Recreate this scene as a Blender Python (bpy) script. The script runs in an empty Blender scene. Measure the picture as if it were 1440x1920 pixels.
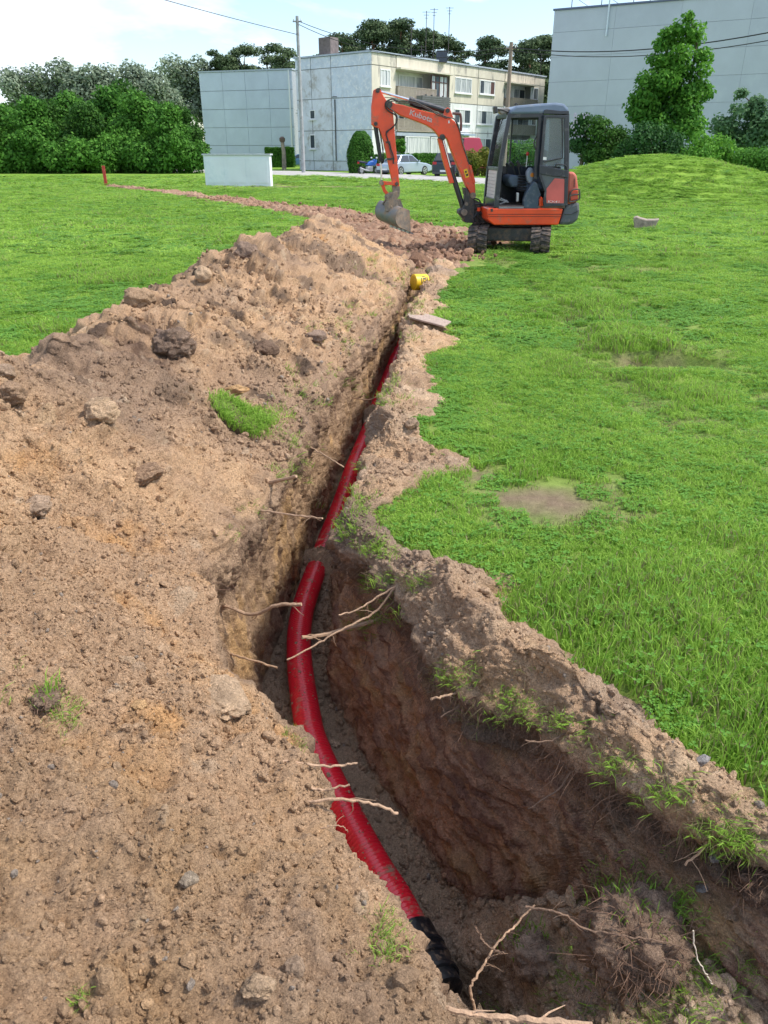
import bpy, bmesh, math, random
import numpy as np
from mathutils import Vector, Matrix, noise as mnoise
rnd = random.Random(7)
NP = np.random.RandomState(11)
S = bpy.context.scene
C = S.collection
R = math.radians

# ------------------------------------------------------------------ camera, sky, sun, exposure
CH = 1.63; F = 1423.0; PITCH = math.atan(675 / F)
cam = bpy.data.objects.new('camera', bpy.data.cameras.new('camera')); C.objects.link(cam)
cam.location = (0, 0, CH); cam.rotation_euler = (math.pi / 2 - PITCH, 0, 0)
cam.data.sensor_fit = 'VERTICAL'; cam.data.sensor_height = 24; cam.data.lens = F / 1920 * 24
cam.data.clip_start = .05; cam.data.clip_end = 3000
S.camera = cam
SUN_EL, SUN_AZ = R(55), R(92)          # azimuth measured clockwise from +Y
W = bpy.data.worlds.new('World'); S.world = W; W.use_nodes = True
def world():
    nt = W.node_tree; nt.nodes.clear(); N = nt.nodes.new; L = nt.links.new
    out = N('ShaderNodeOutputWorld'); bg = N('ShaderNodeBackground'); bg.inputs[1].default_value = .15
    sky = N('ShaderNodeTexSky'); sky.sky_type = 'NISHITA'; sky.sun_disc = False
    sky.sun_elevation = SUN_EL; sky.sun_rotation = SUN_AZ; sky.air_density = 1.0; sky.dust_density = 1.2; sky.ozone_density = 2.0
    tc = N('ShaderNodeTexCoord'); mp = N('ShaderNodeMapping'); mp.inputs['Scale'].default_value = (1, 1, 2.6)
    nz = N('ShaderNodeTexNoise'); nz.inputs['Scale'].default_value = 2.3; nz.inputs['Detail'].default_value = 9; nz.inputs['Roughness'].default_value = .56
    nz.inputs['Distortion'].default_value = .3
    rp = N('ShaderNodeValToRGB'); rp.color_ramp.elements[0].position = .49; rp.color_ramp.elements[1].position = .60
    mix = N('ShaderNodeMix'); mix.data_type = 'RGBA'; mix.inputs[7].default_value = (5.6, 5.9, 6.3, 1)
    nz2 = N('ShaderNodeTexNoise'); nz2.inputs['Scale'].default_value = 5; nz2.inputs['Detail'].default_value = 6
    rp2 = N('ShaderNodeValToRGB'); rp2.color_ramp.elements[0].position = .35; rp2.color_ramp.elements[1].position = .65
    rp2.color_ramp.elements[0].color = (3.9, 4.3, 5.0, 1); rp2.color_ramp.elements[1].color = (6.3, 6.5, 6.7, 1)
    L(tc.outputs['Generated'], mp.inputs[0]); L(mp.outputs[0], nz.inputs[0]); L(nz.outputs[0], rp.inputs[0])
    L(mp.outputs[0], nz2.inputs[0]); L(nz2.outputs[0], rp2.inputs[0]); L(rp2.outputs[0], mix.inputs[7])
    L(rp.outputs[0], mix.inputs[0]); L(sky.outputs[0], mix.inputs[6]); L(mix.outputs[2], bg.inputs[0]); L(bg.outputs[0], out.inputs[0])
world()
sun = bpy.data.objects.new('sun', bpy.data.lights.new('sun', 'SUN')); C.objects.link(sun)
sun.data.energy = 2.6; sun.data.angle = R(8); sun.data.color = (1, .94, .84)
sd = Vector((math.sin(SUN_AZ) * math.cos(SUN_EL), math.cos(SUN_AZ) * math.cos(SUN_EL), math.sin(SUN_EL)))
sun.rotation_euler = sd.to_track_quat('Z', 'Y').to_euler()
S.view_settings.view_transform = 'Standard'; S.view_settings.look = 'None'
S.view_settings.exposure = .84; S.view_settings.gamma = 1
S.render.engine = 'CYCLES'; S.cycles.max_bounces = 8; S.cycles.diffuse_bounces = 6; S.cycles.transparent_max_bounces = 8
S.cycles.use_denoising = True

# ------------------------------------------------------------------ pixel helpers (1440 x 1920 frame)
cP, sP = math.cos(PITCH), math.sin(PITCH)
def ray(px, py):
    a = (px - 720) / F; b = (960 - py) / F
    return Vector((a, cP + b * sP, -sP + b * cP))
def G(px, py, z=0.0):
    d = ray(px, py); t = (z - CH) / d.z; return Vector((d.x * t, d.y * t, z))
def AY(px, py, y):
    d = ray(px, py); t = y / d.y; return Vector((d.x * t, y, CH + d.z * t))

# ------------------------------------------------------------------ object helpers
def tag(o, label=None, cat=None, group=None, kind=None):
    if label: o['label'] = label
    if cat: o['category'] = cat
    if group: o['group'] = group
    if kind: o['kind'] = kind
    return o
def empty(name, loc=(0, 0, 0), rz=0, label=None, cat=None, group=None):
    o = bpy.data.objects.new(name, None); C.objects.link(o); o.location = loc; o.rotation_euler = (0, 0, rz); o.empty_display_size = .2
    return tag(o, label, cat, group)
def add_obj(name, me, parent=None):
    o = bpy.data.objects.new(name, me); C.objects.link(o)
    if parent: o.parent = parent
    return o
def copy_tree(o, parent=None):
    c = o.copy(); C.objects.link(c); c.parent = parent
    for ch in list(o.children): copy_tree(ch, c)
    return c

class MB:
    def __init__(s): s.v = []; s.f = []; s.m = []; s.mi = 0
    def add(s, vs, fs):
        b = len(s.v); s.v += [tuple(p) for p in vs]; s.f += [tuple(b + i for i in f) for f in fs]; s.m += [s.mi] * len(fs); return s
    def box(s, c, d, M=None):
        x, y, z = [k / 2 for k in d]
        vs = [Vector((i * x, j * y, k * z)) for k in (-1, 1) for j in (-1, 1) for i in (-1, 1)]
        if M: vs = [M @ p for p in vs]
        vs = [p + Vector(c) for p in vs]
        return s.add(vs, [(0, 2, 3, 1), (4, 5, 7, 6), (0, 1, 5, 4), (2, 6, 7, 3), (0, 4, 6, 2), (1, 3, 7, 5)])
    def bb(s, x0, y0, z0, x1, y1, z1): return s.box(((x0 + x1) / 2, (y0 + y1) / 2, (z0 + z1) / 2), (abs(x1 - x0), abs(y1 - y0), abs(z1 - z0)))
    def prism(s, a, b):                          # two matching outlines, capped
        n = len(a)
        s.add(list(a) + list(b), [tuple(range(n))[::-1], tuple(range(n, 2 * n))] + [(i, (i + 1) % n, n + (i + 1) % n, n + i) for i in range(n)]); return s
    def tube(s, pts, r, n=8, cap=True):
        pts = [Vector(p) for p in pts]; rr = r if isinstance(r, (list, tuple)) else [r] * len(pts)
        rings = []; up = None
        for i, p in enumerate(pts):
            t = (pts[min(i + 1, len(pts) - 1)] - pts[max(i - 1, 0)]).normalized()
            if up is None: up = Vector((0, 0, 1)) if abs(t.z) < .9 else Vector((0, 1, 0))
            a = t.cross(up).normalized(); b = a.cross(t).normalized(); up = b
            rings.append([p + (a * math.cos(2 * math.pi * k / n) + b * math.sin(2 * math.pi * k / n)) * rr[i] for k in range(n)])
        vs = [q for g in rings for q in g]; fs = []
        for i in range(len(pts) - 1):
            for k in range(n): fs.append((i * n + k, i * n + (k + 1) % n, (i + 1) * n + (k + 1) % n, (i + 1) * n + k))
        if cap: fs += [tuple(range(n))[::-1], tuple((len(pts) - 1) * n + k for k in range(n))]
        return s.add(vs, fs)
    def build(s, name, mat, parent=None, smooth=False, bevel=0):
        me = bpy.data.meshes.new(name); me.from_pydata(s.v, [], s.f); mats = mat if isinstance(mat, (list, tuple)) else [mat]
        for m in mats: me.materials.append(m)
        if len(mats) > 1: me.polygons.foreach_set('material_index', s.m)
        me.update()
        bm = bmesh.new(); bm.from_mesh(me); bmesh.ops.recalc_face_normals(bm, faces=bm.faces); bm.to_mesh(me); bm.free()
        if smooth: me.polygons.foreach_set('use_smooth', [True] * len(me.polygons)); me.set_sharp_from_angle(angle=R(40))
        o = add_obj(name, me, parent)
        if bevel:
            b = o.modifiers.new('bevel', 'BEVEL'); b.width = bevel; b.segments = 2; b.limit_method = 'ANGLE'; b.angle_limit = R(35); b.harden_normals = False
        return o

def np_mesh(name, V, Fc, mats, smooth=True, attrs=None):
    """V (n,3), Fc (m,k) numpy -> mesh"""
    V = np.asarray(V, np.float32); Fc = np.asarray(Fc, np.int32); m, k = Fc.shape
    me = bpy.data.meshes.new(name); me.vertices.add(len(V)); me.vertices.foreach_set('co', V.ravel())
    me.loops.add(m * k); me.loops.foreach_set('vertex_index', Fc.ravel()); me.polygons.add(m)
    me.polygons.foreach_set('loop_start', np.arange(0, m * k, k, dtype=np.int32))
    me.update(calc_edges=True)
    if smooth: me.polygons.foreach_set('use_smooth', np.ones(m, bool))
    for a in (mats if isinstance(mats, (list, tuple)) else [mats]): me.materials.append(a)
    for nm, arr in (attrs or {}).items():
        arr = np.asarray(arr, np.float32)
        if arr.ndim == 2:
            at = me.attributes.new(nm, 'FLOAT_COLOR', 'POINT'); c4 = np.ones((len(arr), 4), np.float32); c4[:, :3] = arr; at.data.foreach_set('color', c4.ravel())
        else:
            at = me.attributes.new(nm, 'FLOAT', 'POINT'); at.data.foreach_set('value', arr)
    return me

# ------------------------------------------------------------------ numpy noise
def _h(ix, iy, iz, s=0):
    n = (ix.astype(np.int64) * 374761393 + iy.astype(np.int64) * 668265263 + iz.astype(np.int64) * 2147483647 + s * 1274126177) & 0xffffffff
    n = ((n ^ (n >> 13)) * 1274126177) & 0xffffffff; n = ((n ^ (n >> 16)) * 2246822519) & 0xffffffff
    return ((n ^ (n >> 15)) & 0xffffff).astype(np.float32) / 16777215.0
def vn(P, sc, s=0):
    Q = P * sc; I = np.floor(Q); f = Q - I; f = f * f * (3 - 2 * f); I = I.astype(np.int64); r = 0
    for dx in (0, 1):
        for dy in (0, 1):
            for dz in (0, 1):
                w = (f[:, 0] if dx else 1 - f[:, 0]) * (f[:, 1] if dy else 1 - f[:, 1]) * (f[:, 2] if dz else 1 - f[:, 2])
                r = r + w * _h(I[:, 0] + dx, I[:, 1] + dy, I[:, 2] + dz, s)
    return r * 2 - 1
def fbm(P, sc, o=4, s=0, g=.5):
    r = 0; a = 1
    for i in range(o): r = r + a * vn(P, sc * 2 ** i, s + i); a *= g
    return r
def clods(P, cell, dens, s=0):
    """height (in units of cell) of half-buried rough lumps"""
    Q = P / cell; I = np.floor(Q).astype(np.int64); best = np.zeros(len(P), np.float32); who = np.zeros(len(P), np.float32)
    for dx in (-1, 0, 1):
        for dy in (-1, 0, 1):
            for dz in (-1, 0, 1):
                ix, iy, iz = I[:, 0] + dx, I[:, 1] + dy, I[:, 2] + dz
                k = _h(ix, iy, iz, s); r = .22 + .42 * _h(ix, iy, iz, s + 1); r = np.where(k < dens, r, 0)
                d2 = (Q[:, 0] - ix - _h(ix, iy, iz, s + 2)) ** 2 + (Q[:, 1] - iy - _h(ix, iy, iz, s + 3)) ** 2 * (.6 + k) + (Q[:, 2] - iz - _h(ix, iy, iz, s + 4)) ** 2
                h = np.sqrt(np.maximum(0, r * r - d2)); b = h > best
                best = np.where(b, h, best); who = np.where(b, _h(ix, iy, iz, s + 5), who)
    return best, who

# ------------------------------------------------------------------ materials
def nodes(m):
    m.use_nodes = True; nt = m.node_tree; return nt, nt.nodes['Principled BSDF'], nt.nodes.new, nt.links.new
_mats = {}
def mat(name, col, rough=.7, var=.15, scale=8, metal=0, bump=0, bscale=60, dirt=None, dirt_amt=.5, dscale=3, coat=0, spec=.5, coords='Object', trans=0, stretch=None):
    if name in _mats: return _mats[name]
    m = bpy.data.materials.new(name); nt, bs, N, L = nodes(m); bs.inputs['Roughness'].default_value = rough; bs.inputs['Metallic'].default_value = metal
    bs.inputs['Coat Weight'].default_value = coat; bs.inputs['Specular IOR Level'].default_value = spec
    tc = N('ShaderNodeTexCoord'); co = tc.outputs[coords]
    if stretch:
        mp = N('ShaderNodeMapping'); mp.inputs['Scale'].default_value = stretch; L(co, mp.inputs[0]); co = mp.outputs[0]
    nz = N('ShaderNodeTexNoise'); nz.inputs['Scale'].default_value = scale; nz.inputs['Detail'].default_value = 6; nz.inputs['Roughness'].default_value = .6; L(co, nz.inputs[0])
    rp = N('ShaderNodeValToRGB'); e = rp.color_ramp.elements; e[0].position = .3; e[1].position = .7
    e[0].color = (*[c * (1 - var) for c in col], 1); e[1].color = (*[min(1, c * (1 + var)) for c in col], 1); L(nz.outputs[0], rp.inputs[0]); c = rp.outputs[0]
    if dirt:
        n2 = N('ShaderNodeTexNoise'); n2.inputs['Scale'].default_value = dscale; n2.inputs['Detail'].default_value = 8; n2.inputs['Roughness'].default_value = .7; L(co, n2.inputs[0])
        r2 = N('ShaderNodeValToRGB'); r2.color_ramp.elements[0].position = .62 - dirt_amt * .3; r2.color_ramp.elements[1].position = .72 - dirt_amt * .12; L(n2.outputs[0], r2.inputs[0])
        mx = N('ShaderNodeMix'); mx.data_type = 'RGBA'; mx.inputs[7].default_value = (*dirt, 1); L(r2.outputs[0], mx.inputs[0]); L(c, mx.inputs[6]); c = mx.outputs[2]
        mr = N('ShaderNodeMapRange'); mr.inputs[3].default_value = rough; mr.inputs[4].default_value = .9; L(r2.outputs[0], mr.inputs[0]); L(mr.outputs[0], bs.inputs['Roughness'])
    L(c, bs.inputs['Base Color'])
    if bump:
        n3 = N('ShaderNodeTexNoise'); n3.inputs['Scale'].default_value = bscale; n3.inputs['Detail'].default_value = 5; L(co, n3.inputs[0])
        bp = N('ShaderNodeBump'); bp.inputs['Strength'].default_value = bump; bp.inputs['Distance'].default_value = .02; L(n3.outputs[0], bp.inputs['Height']); L(bp.outputs[0], bs.inputs['Normal'])
    _mats[name] = m; return m
def glass(name, col=(.8, .88, .9), alpha=.35):
    m = bpy.data.materials.new(name); nt, bs, N, L = nodes(m); nt.nodes.remove(bs); out = nt.nodes['Material Output']
    g = N('ShaderNodeBsdfGlossy'); g.inputs['Roughness'].default_value = .05; t = N('ShaderNodeBsdfTransparent'); t.inputs[0].default_value = (*col, 1)
    d = N('ShaderNodeBsdfDiffuse'); d.inputs[0].default_value = (.35, .4, .42, 1)
    fr = N('ShaderNodeFresnel'); fr.inputs[0].default_value = 1.5; m1 = N('ShaderNodeMixShader'); m2 = N('ShaderNodeMixShader'); m2.inputs[0].default_value = alpha
    L(t.outputs[0], m2.inputs[1]); L(d.outputs[0], m2.inputs[2]); L(fr.outputs[0], m1.inputs[0]); L(m2.outputs[0], m1.inputs[1]); L(g.outputs[0], m1.inputs[2]); L(m1.outputs[0], out.inputs[0])
    return m
def soil_mat(name, attr_type='GEOMETRY', fine=1.0):
    m = bpy.data.materials.new(name); nt, bs, N, L = nodes(m); bs.inputs['Roughness'].default_value = .95; bs.inputs['Specular IOR Level'].default_value = .15
    at = N('ShaderNodeAttribute'); at.attribute_name = 'tint'; at.attribute_type = attr_type
    tc = N('ShaderNodeNewGeometry'); co = tc.outputs['Position']
    nz = N('ShaderNodeTexNoise'); nz.inputs['Scale'].default_value = 130; nz.inputs['Detail'].default_value = 6; nz.inputs['Roughness'].default_value = .75; L(co, nz.inputs[0])
    mr = N('ShaderNodeMapRange'); mr.inputs[1].default_value = .3; mr.inputs[2].default_value = .7; mr.inputs[3].default_value = .62; mr.inputs[4].default_value = 1.4; L(nz.outputs[0], mr.inputs[0])
    mx = N('ShaderNodeVectorMath'); mx.operation = 'SCALE'; L(at.outputs['Color'], mx.inputs[0]); L(mr.outputs[0], mx.inputs['Scale']); L(mx.outputs[0], bs.inputs['Base Color'])
    vo = N('ShaderNodeTexVoronoi'); vo.inputs['Scale'].default_value = 170; L(co, vo.inputs[0])
    n2 = N('ShaderNodeTexNoise'); n2.inputs['Scale'].default_value = 60; n2.inputs['Detail'].default_value = 8; n2.inputs['Roughness'].default_value = .75; L(co, n2.inputs[0])
    b1 = N('ShaderNodeBump'); b1.inputs['Strength'].default_value = .9 * fine; b1.inputs['Distance'].default_value = .006; b1.invert = True; L(vo.outputs['Distance'], b1.inputs['Height'])
    b2 = N('ShaderNodeBump'); b2.inputs['Strength'].default_value = 1.0 * fine; b2.inputs['Distance'].default_value = .018; L(n2.outputs[0], b2.inputs['Height']); L(b1.outputs[0], b2.inputs['Normal']); L(b2.outputs[0], bs.inputs['Normal'])
    return m
SOIL = soil_mat('soil'); SOILI = soil_mat('soil_clod', 'INSTANCER')
def leaf_mat(name, c0, c1, scale=1.2, trans=.35):
    m = bpy.data.materials.new(name); nt, bs, N, L = nodes(m); bs.inputs['Roughness'].default_value = .6; bs.inputs['Specular IOR Level'].default_value = .12
    geo = N('ShaderNodeNewGeometry'); nz = N('ShaderNodeTexNoise'); nz.inputs['Scale'].default_value = scale; nz.inputs['Detail'].default_value = 4; L(geo.outputs['Position'], nz.inputs[0])
    ad = N('ShaderNodeMath'); ad.operation = 'MULTIPLY_ADD'; ad.inputs[1].default_value = .55; L(geo.outputs['Random Per Island'], ad.inputs[0])
    sc = N('ShaderNodeMath'); sc.operation = 'MULTIPLY_ADD'; sc.inputs[1].default_value = 1.3; sc.inputs[2].default_value = -.42
    nl = N('ShaderNodeTexNoise'); nl.inputs['Scale'].default_value = scale * .22; nl.inputs['Detail'].default_value = 3; L(geo.outputs['Position'], nl.inputs[0]); av = N('ShaderNodeMath'); av.operation = 'MULTIPLY_ADD'; av.inputs[1].default_value = .7; L(nl.outputs[0], av.inputs[0])
    hf = N('ShaderNodeMath'); hf.operation = 'MULTIPLY_ADD'; hf.inputs[1].default_value = .62; hf.inputs[2].default_value = -.16; L(nz.outputs[0], hf.inputs[0]); L(hf.outputs[0], av.inputs[2]); L(av.outputs[0], sc.inputs[0]); L(sc.outputs[0], ad.inputs[2])
    rp = N('ShaderNodeValToRGB'); e = rp.color_ramp.elements; e[0].color = (*c0, 1); e[1].color = (*c1, 1); e[0].position = .1; e[1].position = .9; L(ad.outputs[0], rp.inputs[0]); L(rp.outputs[0], bs.inputs['Base Color'])
    tr = N('ShaderNodeBsdfTranslucent'); L(rp.outputs[0], tr.inputs[0]); mx = N('ShaderNodeMixShader'); mx.inputs[0].default_value = trans
    L(bs.outputs[0], mx.inputs[1]); L(tr.outputs[0], mx.inputs[2]); L(mx.outputs[0], nt.nodes['Material Output'].inputs[0]); return m
GRASS = leaf_mat('grass_blade', (.17, .335, .035), (.42, .62, .115), .9, .4)
GRASSD = leaf_mat('grass_dry', (.19, .165, .08), (.36, .31, .17), .9, .3)
CLOVER = leaf_mat('clover', (.09, .22, .03), (.17, .36, .06), 1.5, .3)
ROOT = mat('root_bark', (.19, .12, .08), .85, .3, 30, bump=.5, bscale=90)
ROOTP = mat('root_pale', (.40, .26, .165), .8, .3, 30, bump=.4, bscale=90)
ROOTD = mat('rootlets', (.17, .10, .065), .9, .3, 20)

# ------------------------------------------------------------------ lawn shape
MOUND = (11.0, 33.5)
def ground_z(x, y):
    x = np.asarray(x, float); y = np.asarray(y, float)
    P = np.stack([x, y, np.zeros_like(x)], -1).reshape(-1, 3)
    n = fbm(P, .35, 3, 5).reshape(x.shape) * .018 + fbm(P, 2.2, 2, 9).reshape(x.shape) * .007
    ex = np.where(x > MOUND[0], 5.4, 4.6); ey = np.where(y > MOUND[1], 6.0, 4.0)
    n = n + 1.5 * np.exp(-((x - MOUND[0]) / ex) ** 2 - ((y - MOUND[1]) / ey) ** 2) * np.clip((y - 20) / 6, 0, 1)
    n = n - .40 * np.exp(-(((x - 2.35) / .42) ** 2 + ((y - 6.42) / .34) ** 2) ** 2)                # sunken hole
    n = n + .05 * np.exp(-((np.hypot((x - 2.35) / .42, (y - 6.5) / .38) - 1.6) / .45) ** 2)
    for (a, b, c, d, w, dp) in RUTS:
        ux, uy = c - a, d - b; L2 = ux * ux + uy * uy; t = np.clip(((x - a) * ux + (y - b) * uy) / L2, 0, 1)
        dd = np.hypot(x - a - t * ux, y - b - t * uy); n = n - dp * np.exp(-(dd / w) ** 2)
    return n
RUTS = [(1.75, 13.6, 2.1, 8.6, .17, .05), (2.1, 8.6, 1.75, 6.6, .2, .05), (2.9, 13.6, 3.1, 9.2, .17, .045), (3.1, 9.2, 2.7, 5.0, .2, .04), (2.7, 5.0, 2.2, 3.4, .22, .03), (1.75, 6.6, 1.9, 4.6, .2, .035)]
BARE = [(.86, 3.56, .40, .22, .85), (.60, 3.3, .2, .09, .6), (1.15, 3.35, .22, .1, .6), (2.35, 6.52, .42, .32, 1.0), (1.75, 8.7, .22, .16, .6), (2.15, 4.9, .3, .08, .3), (-3.5, 42.5, 4.2, 1.1, .75), (-6.5, 45.5, 3, .8, .6),
        (15.3, 25.5, 1.0, .35, .6), (.56, 3.86, .1, .08, .9), (.42, 2.62, .1, .08, .7), (1.9, 13.0, .5, .5, .3), (3.6, 12.2, .6, .4, .35), (-5.3, 6.3, .9, .5, .3), (-3.5,4.6,.6,.5,.35)]
def rutmask(x, y):
    m = np.zeros(np.shape(x))
    for (a, b, c, d, w, dp) in RUTS:
        ux, uy = c - a, d - b; t = np.clip(((x - a) * ux + (y - b) * uy) / (ux * ux + uy * uy), 0, 1); m = np.maximum(m, np.exp(-(np.hypot(x - a - t * ux, y - b - t * uy) / w) ** 2))
    return m
def bare(x, y):
    x = np.asarray(x, float); y = np.asarray(y, float); P = np.stack([x, y, np.zeros_like(x)], -1).reshape(-1, 3)
    nn = fbm(P, 5.0, 3, 77).reshape(x.shape) * .35; b = np.zeros_like(x)
    for (a, c, rx, ry, w) in BARE:
        d = np.hypot((x - a) / rx, (y - c) / ry); b = np.maximum(b, w * np.clip(1.45 - d + nn, 0, 1))
    return b

# ------------------------------------------------------------------ trench and spoil: one lofted sheet, cut into its zones
def tb(rows): a = np.array(sorted(rows), float); return lambda y: np.interp(y, a[:, 0], a[:, 1])
fL = tb([(-1.5, .75), (.3, .5), (.6, .36), (.99, .12), (1.13, .06), (1.31, -.04), (1.47, -.14), (1.78, -.26), (2.0, -.39), (2.17, -.52), (2.4, -.61), (2.76, -.74), (3.15, -.72), (3.44, -.64), (3.85, -.56), (4.26, -.53), (4.85, -.48), (5.47, -.40), (6.24, -.31), (7.23, -.12), (8.0, .0), (8.86, .09), (9.56, .2), (10.3, .27), (11, .36), (12.6, .5)])
fR = tb([(-1.5, 4.2), (.3, 2.2), (.7, 1.75), (1.0, 1.38), (1.39, .99), (1.46, .87), (1.57, .77), (1.69, .66), (1.85, .54), (1.97, .38), (2.14, .19), (2.4, .12), (2.76, .02), (2.89, -.06), (3.06, -.2), (3.2, -.235), (3.44, -.21), (4.0, -.18), (4.44, -.09), (5.47, -.05), (5.76, .03), (6.4, .08), (7.46, .19), (8.54, .28), (10.03, .46), (12.6, .8)])
fbL = tb([(-1.5, .8), (.3, .6), (1.0, .2), (1.31, .03), (1.47, -.05), (1.78, -.2), (2.0, -.32), (2.4, -.5), (2.8, -.64), (3.2, -.66), (3.5, -.65), (4.3, -.57), (4.85, -.49), (5.3, -.43), (5.72, -.35), (6.53, -.22), (7.3, -.12), (8.0, -.05), (8.86, .05), (9.56, .17), (10.3, .26), (11, .36), (12.6, .5)])
fbR = tb([(-1.5, 4.1), (.3, 2.1), (.7, 1.62), (1.2, 1.05), (1.46, .78), (1.6, .64), (1.86, .42), (1.91, .36), (2.22, .18), (2.67, -.05), (3.25, -.28), (3.7, -.31), (4.3, -.33), (4.7, -.28), (5.3, -.2), (5.7, -.14), (6.4, -.02), (7.6, .12), (9.2, .31), (10.03, .46), (10.6, .62), (11.2, .7), (12.6, .8)])
fz = tb([(-1.5, -.05), (.3, -.3), (1.0, -.42), (1.2, -.5), (1.3, -.64), (1.42, -.86), (1.55, -.94), (1.7, -.95), (2.2, -.95), (4.3, -.95), (4.6, -.92), (5.3, -.83), (5.8, -.77), (6.8, -.74), (7.6, -.68), (9.2, -.63), (10.4, -.6), (10.9, -.42), (11.35, -.2), (11.8, -.03), (12.6, .06)])
fz3 = tb([(-1.5, -.05), (.3, -.3), (1.0, -.36), (1.5, -.41), (1.66, -.50), (1.8, -.78), (1.95, -.94), (2.4, -.95), (4.3, -.95), (4.6, -.92), (5.3, -.83), (5.8, -.77), (6.8, -.74), (7.6, -.68), (9.2, -.63), (10.4, -.6), (10.9, -.42), (11.35, -.2), (11.8, -.03), (12.6, .06)])
RG = [(-1.5, -1.1, .3), (0, -1.45, .5), (1.0, -1.62, .6), (2.0, -1.7, .66), (2.8, -1.72, .70), (3.4, -1.75, .73), (3.8, -1.82, .66), (4.2, -1.86, .62), (4.7, -1.88, .62), (5.2, -1.86, .61), (5.8, -1.84, .64), (6.3, -1.78, .64), (6.9, -1.7, .64), (7.4, -1.66, .6), (7.9, -1.58, .66), (8.3, -1.52, .80), (8.6, -1.5, .74), (9, -1.45, .5), (9.6, -1.3, .5), (10.3, -1.15, .66), (11, -1.02, .74), (11.6, -.92, .72), (12.1, -.8, .55), (12.6, -.66, .34)]
fRx = tb([(a, b) for a, b, c in RG]); fRz = tb([(a, c) for a, b, c in RG])
fTw = tb([(-1.5, .5), (1.0, .4), (1.5, .30), (1.7, .33), (2.0, .5), (2.3, .5), (2.76, .46), (3.04, .26), (3.3, .2), (3.63, .2), (4.1, .48), (4.4, .4), (5.0, .36), (5.5, .4), (6.3, .36), (7.7, .48), (8.5, .33), (9.6, .3), (11, .32), (12.6, .3)])
fTz = tb([(-1.5, .1), (1.5, .08), (2.0, .15), (2.5, .19), (2.85, .15), (3.3, .03), (3.9, .08), (4.3, .13), (5, .12), (7, .1), (9, .08), (10, .05), (12.6, .04)])
y0, y1 = .42, 12.7
YS = np.concatenate([np.linspace(-1.5, y0, 26)[:-1], y0 * (y1 / y0) ** np.linspace(0, 1, 740)])
YP = np.stack([np.zeros_like(YS), YS, np.zeros_like(YS)], -1)
def wob(sc, a, s, o=4): return fbm(YP, sc, o, s, .6) * a * np.clip(YS / 2.5, .5, 1.3)
jL, jR = wob(2.3, .035, 31), wob(2.8, .032, 37)
xL, xR = fL(YS) + jL, fR(YS) + jR
bL, bR = fbL(YS) + jL * .2, fbR(YS) + jR * .2
rx, rz = fRx(YS) + wob(1.3, .07, 41), fRz(YS) + .02 + wob(1.5, .055, 42) + wob(5, .03, 47)
z1, z3 = fz(YS), fz3(YS); tw, tz = fTw(YS) * (1 + wob(2.5, .3, 44)), fTz(YS) * (1 + wob(2.0, .5, 43)); mx_ = bL * .5 + bR * .5
ov = np.interp(YS, [1.0, 1.5, 3.1, 3.4, 5, 12], [.05, .09, .07, .04, .03, .02])
wz = np.clip(z1, -.2, 0); wz3 = np.clip(z3 * .2, -.19, 0)
o1 = np.zeros_like(YS)
gzl = ground_z(rx - .9, YS); gzr = ground_z(xR + tw, YS)
SEG = [  # (x, z, columns from the previous point)
    (rx - 1.25, gzl - .16, 0), (rx - .9, gzl + .0, 8), (rx - .4, rz * .62, 22), (rx, rz, 30),
    (rx * .72 + xL * .28, rz * .80, 90), (rx * .42 + xL * .58, rz * .46, 100), (rx * .14 + xL * .86, rz * .16 + .02, 90), (xL - .012, .02 + o1, 40),
    (xL + .012, -.05 + o1, 14), (xL - .03, wz, 26), (bL, z1, 84),
    (bL * .88 + bR * .12, z1 - .01, 16), (mx_, z1 - .015, 40), (bL * .12 + bR * .88, z3 - .01, 40), (bR, z3, 16),
    (xR + ov, wz3 - .02, 96), (xR + ov * .5, -.07 + wz3 * .0, 14), (xR - .008, -.02 + o1, 12), (xR + .03, .035 + o1, 10),
    (xR + tw * .38, tz, 34), (xR + tw * .8, gzr + .018 + tz * .15, 34), (xR + tw, gzr - .012, 14), (xR + tw + .16, gzr - .12, 4)]
cols_x, cols_z, zone, cut = [SEG[0][0]], [SEG[0][1]], [0], [0]
for k in range(1, len(SEG)):
    n = SEG[k][2]
    for i in range(1, n + 1):
        t = i / n; cols_x.append(SEG[k - 1][0] * (1 - t) + SEG[k][0] * t); cols_z.append(SEG[k - 1][1] * (1 - t) + SEG[k][1] * t)
    cut.append(len(cols_x) - 1)
GX = np.stack(cols_x, 1); GZ = np.stack(cols_z, 1); ny, nx = GX.shape
def smooth(A, it):
    for _ in range(it): A[:, 1:-1] = A[:, 1:-1] * .5 + .25 * (A[:, 2:] + A[:, :-2])
    return A
E0 = GX[:, [cut[7]]].copy()
GX = smooth(GX, 5); GZ = smooth(GZ, 5)
GY = np.repeat(YS[:, None], nx, 1)
cL, cBL, cBR, cR = cut[7], cut[10], cut[14], cut[17]
P0 = np.stack([GX, GY, GZ], -1)
du = np.gradient(P0, axis=1); dv = np.gradient(P0, axis=0); NN = np.cross(du, dv); NN /= np.linalg.norm(NN, axis=2, keepdims=True) + 1e-9
u = np.arange(nx)
def band(a, b, w): return np.clip((u - a) / w + .5, 0, 1) * np.clip((b - u) / w + .5, 0, 1)
m_heap = band(-50, cL, 14); m_wl = band(cL, cBL, 12); m_fl = band(cBL, cBR, 8); m_wr = band(cBR, cR, 10); m_sp = band(cR, nx + 50, 10)
Q = P0.reshape(-1, 3).astype(np.float32); mh, ml, mf, mr_, ms = [np.tile(a, ny).astype(np.float32) for a in (m_heap, m_wl, m_fl, m_wr, m_sp)]
mt = mh + ms
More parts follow.
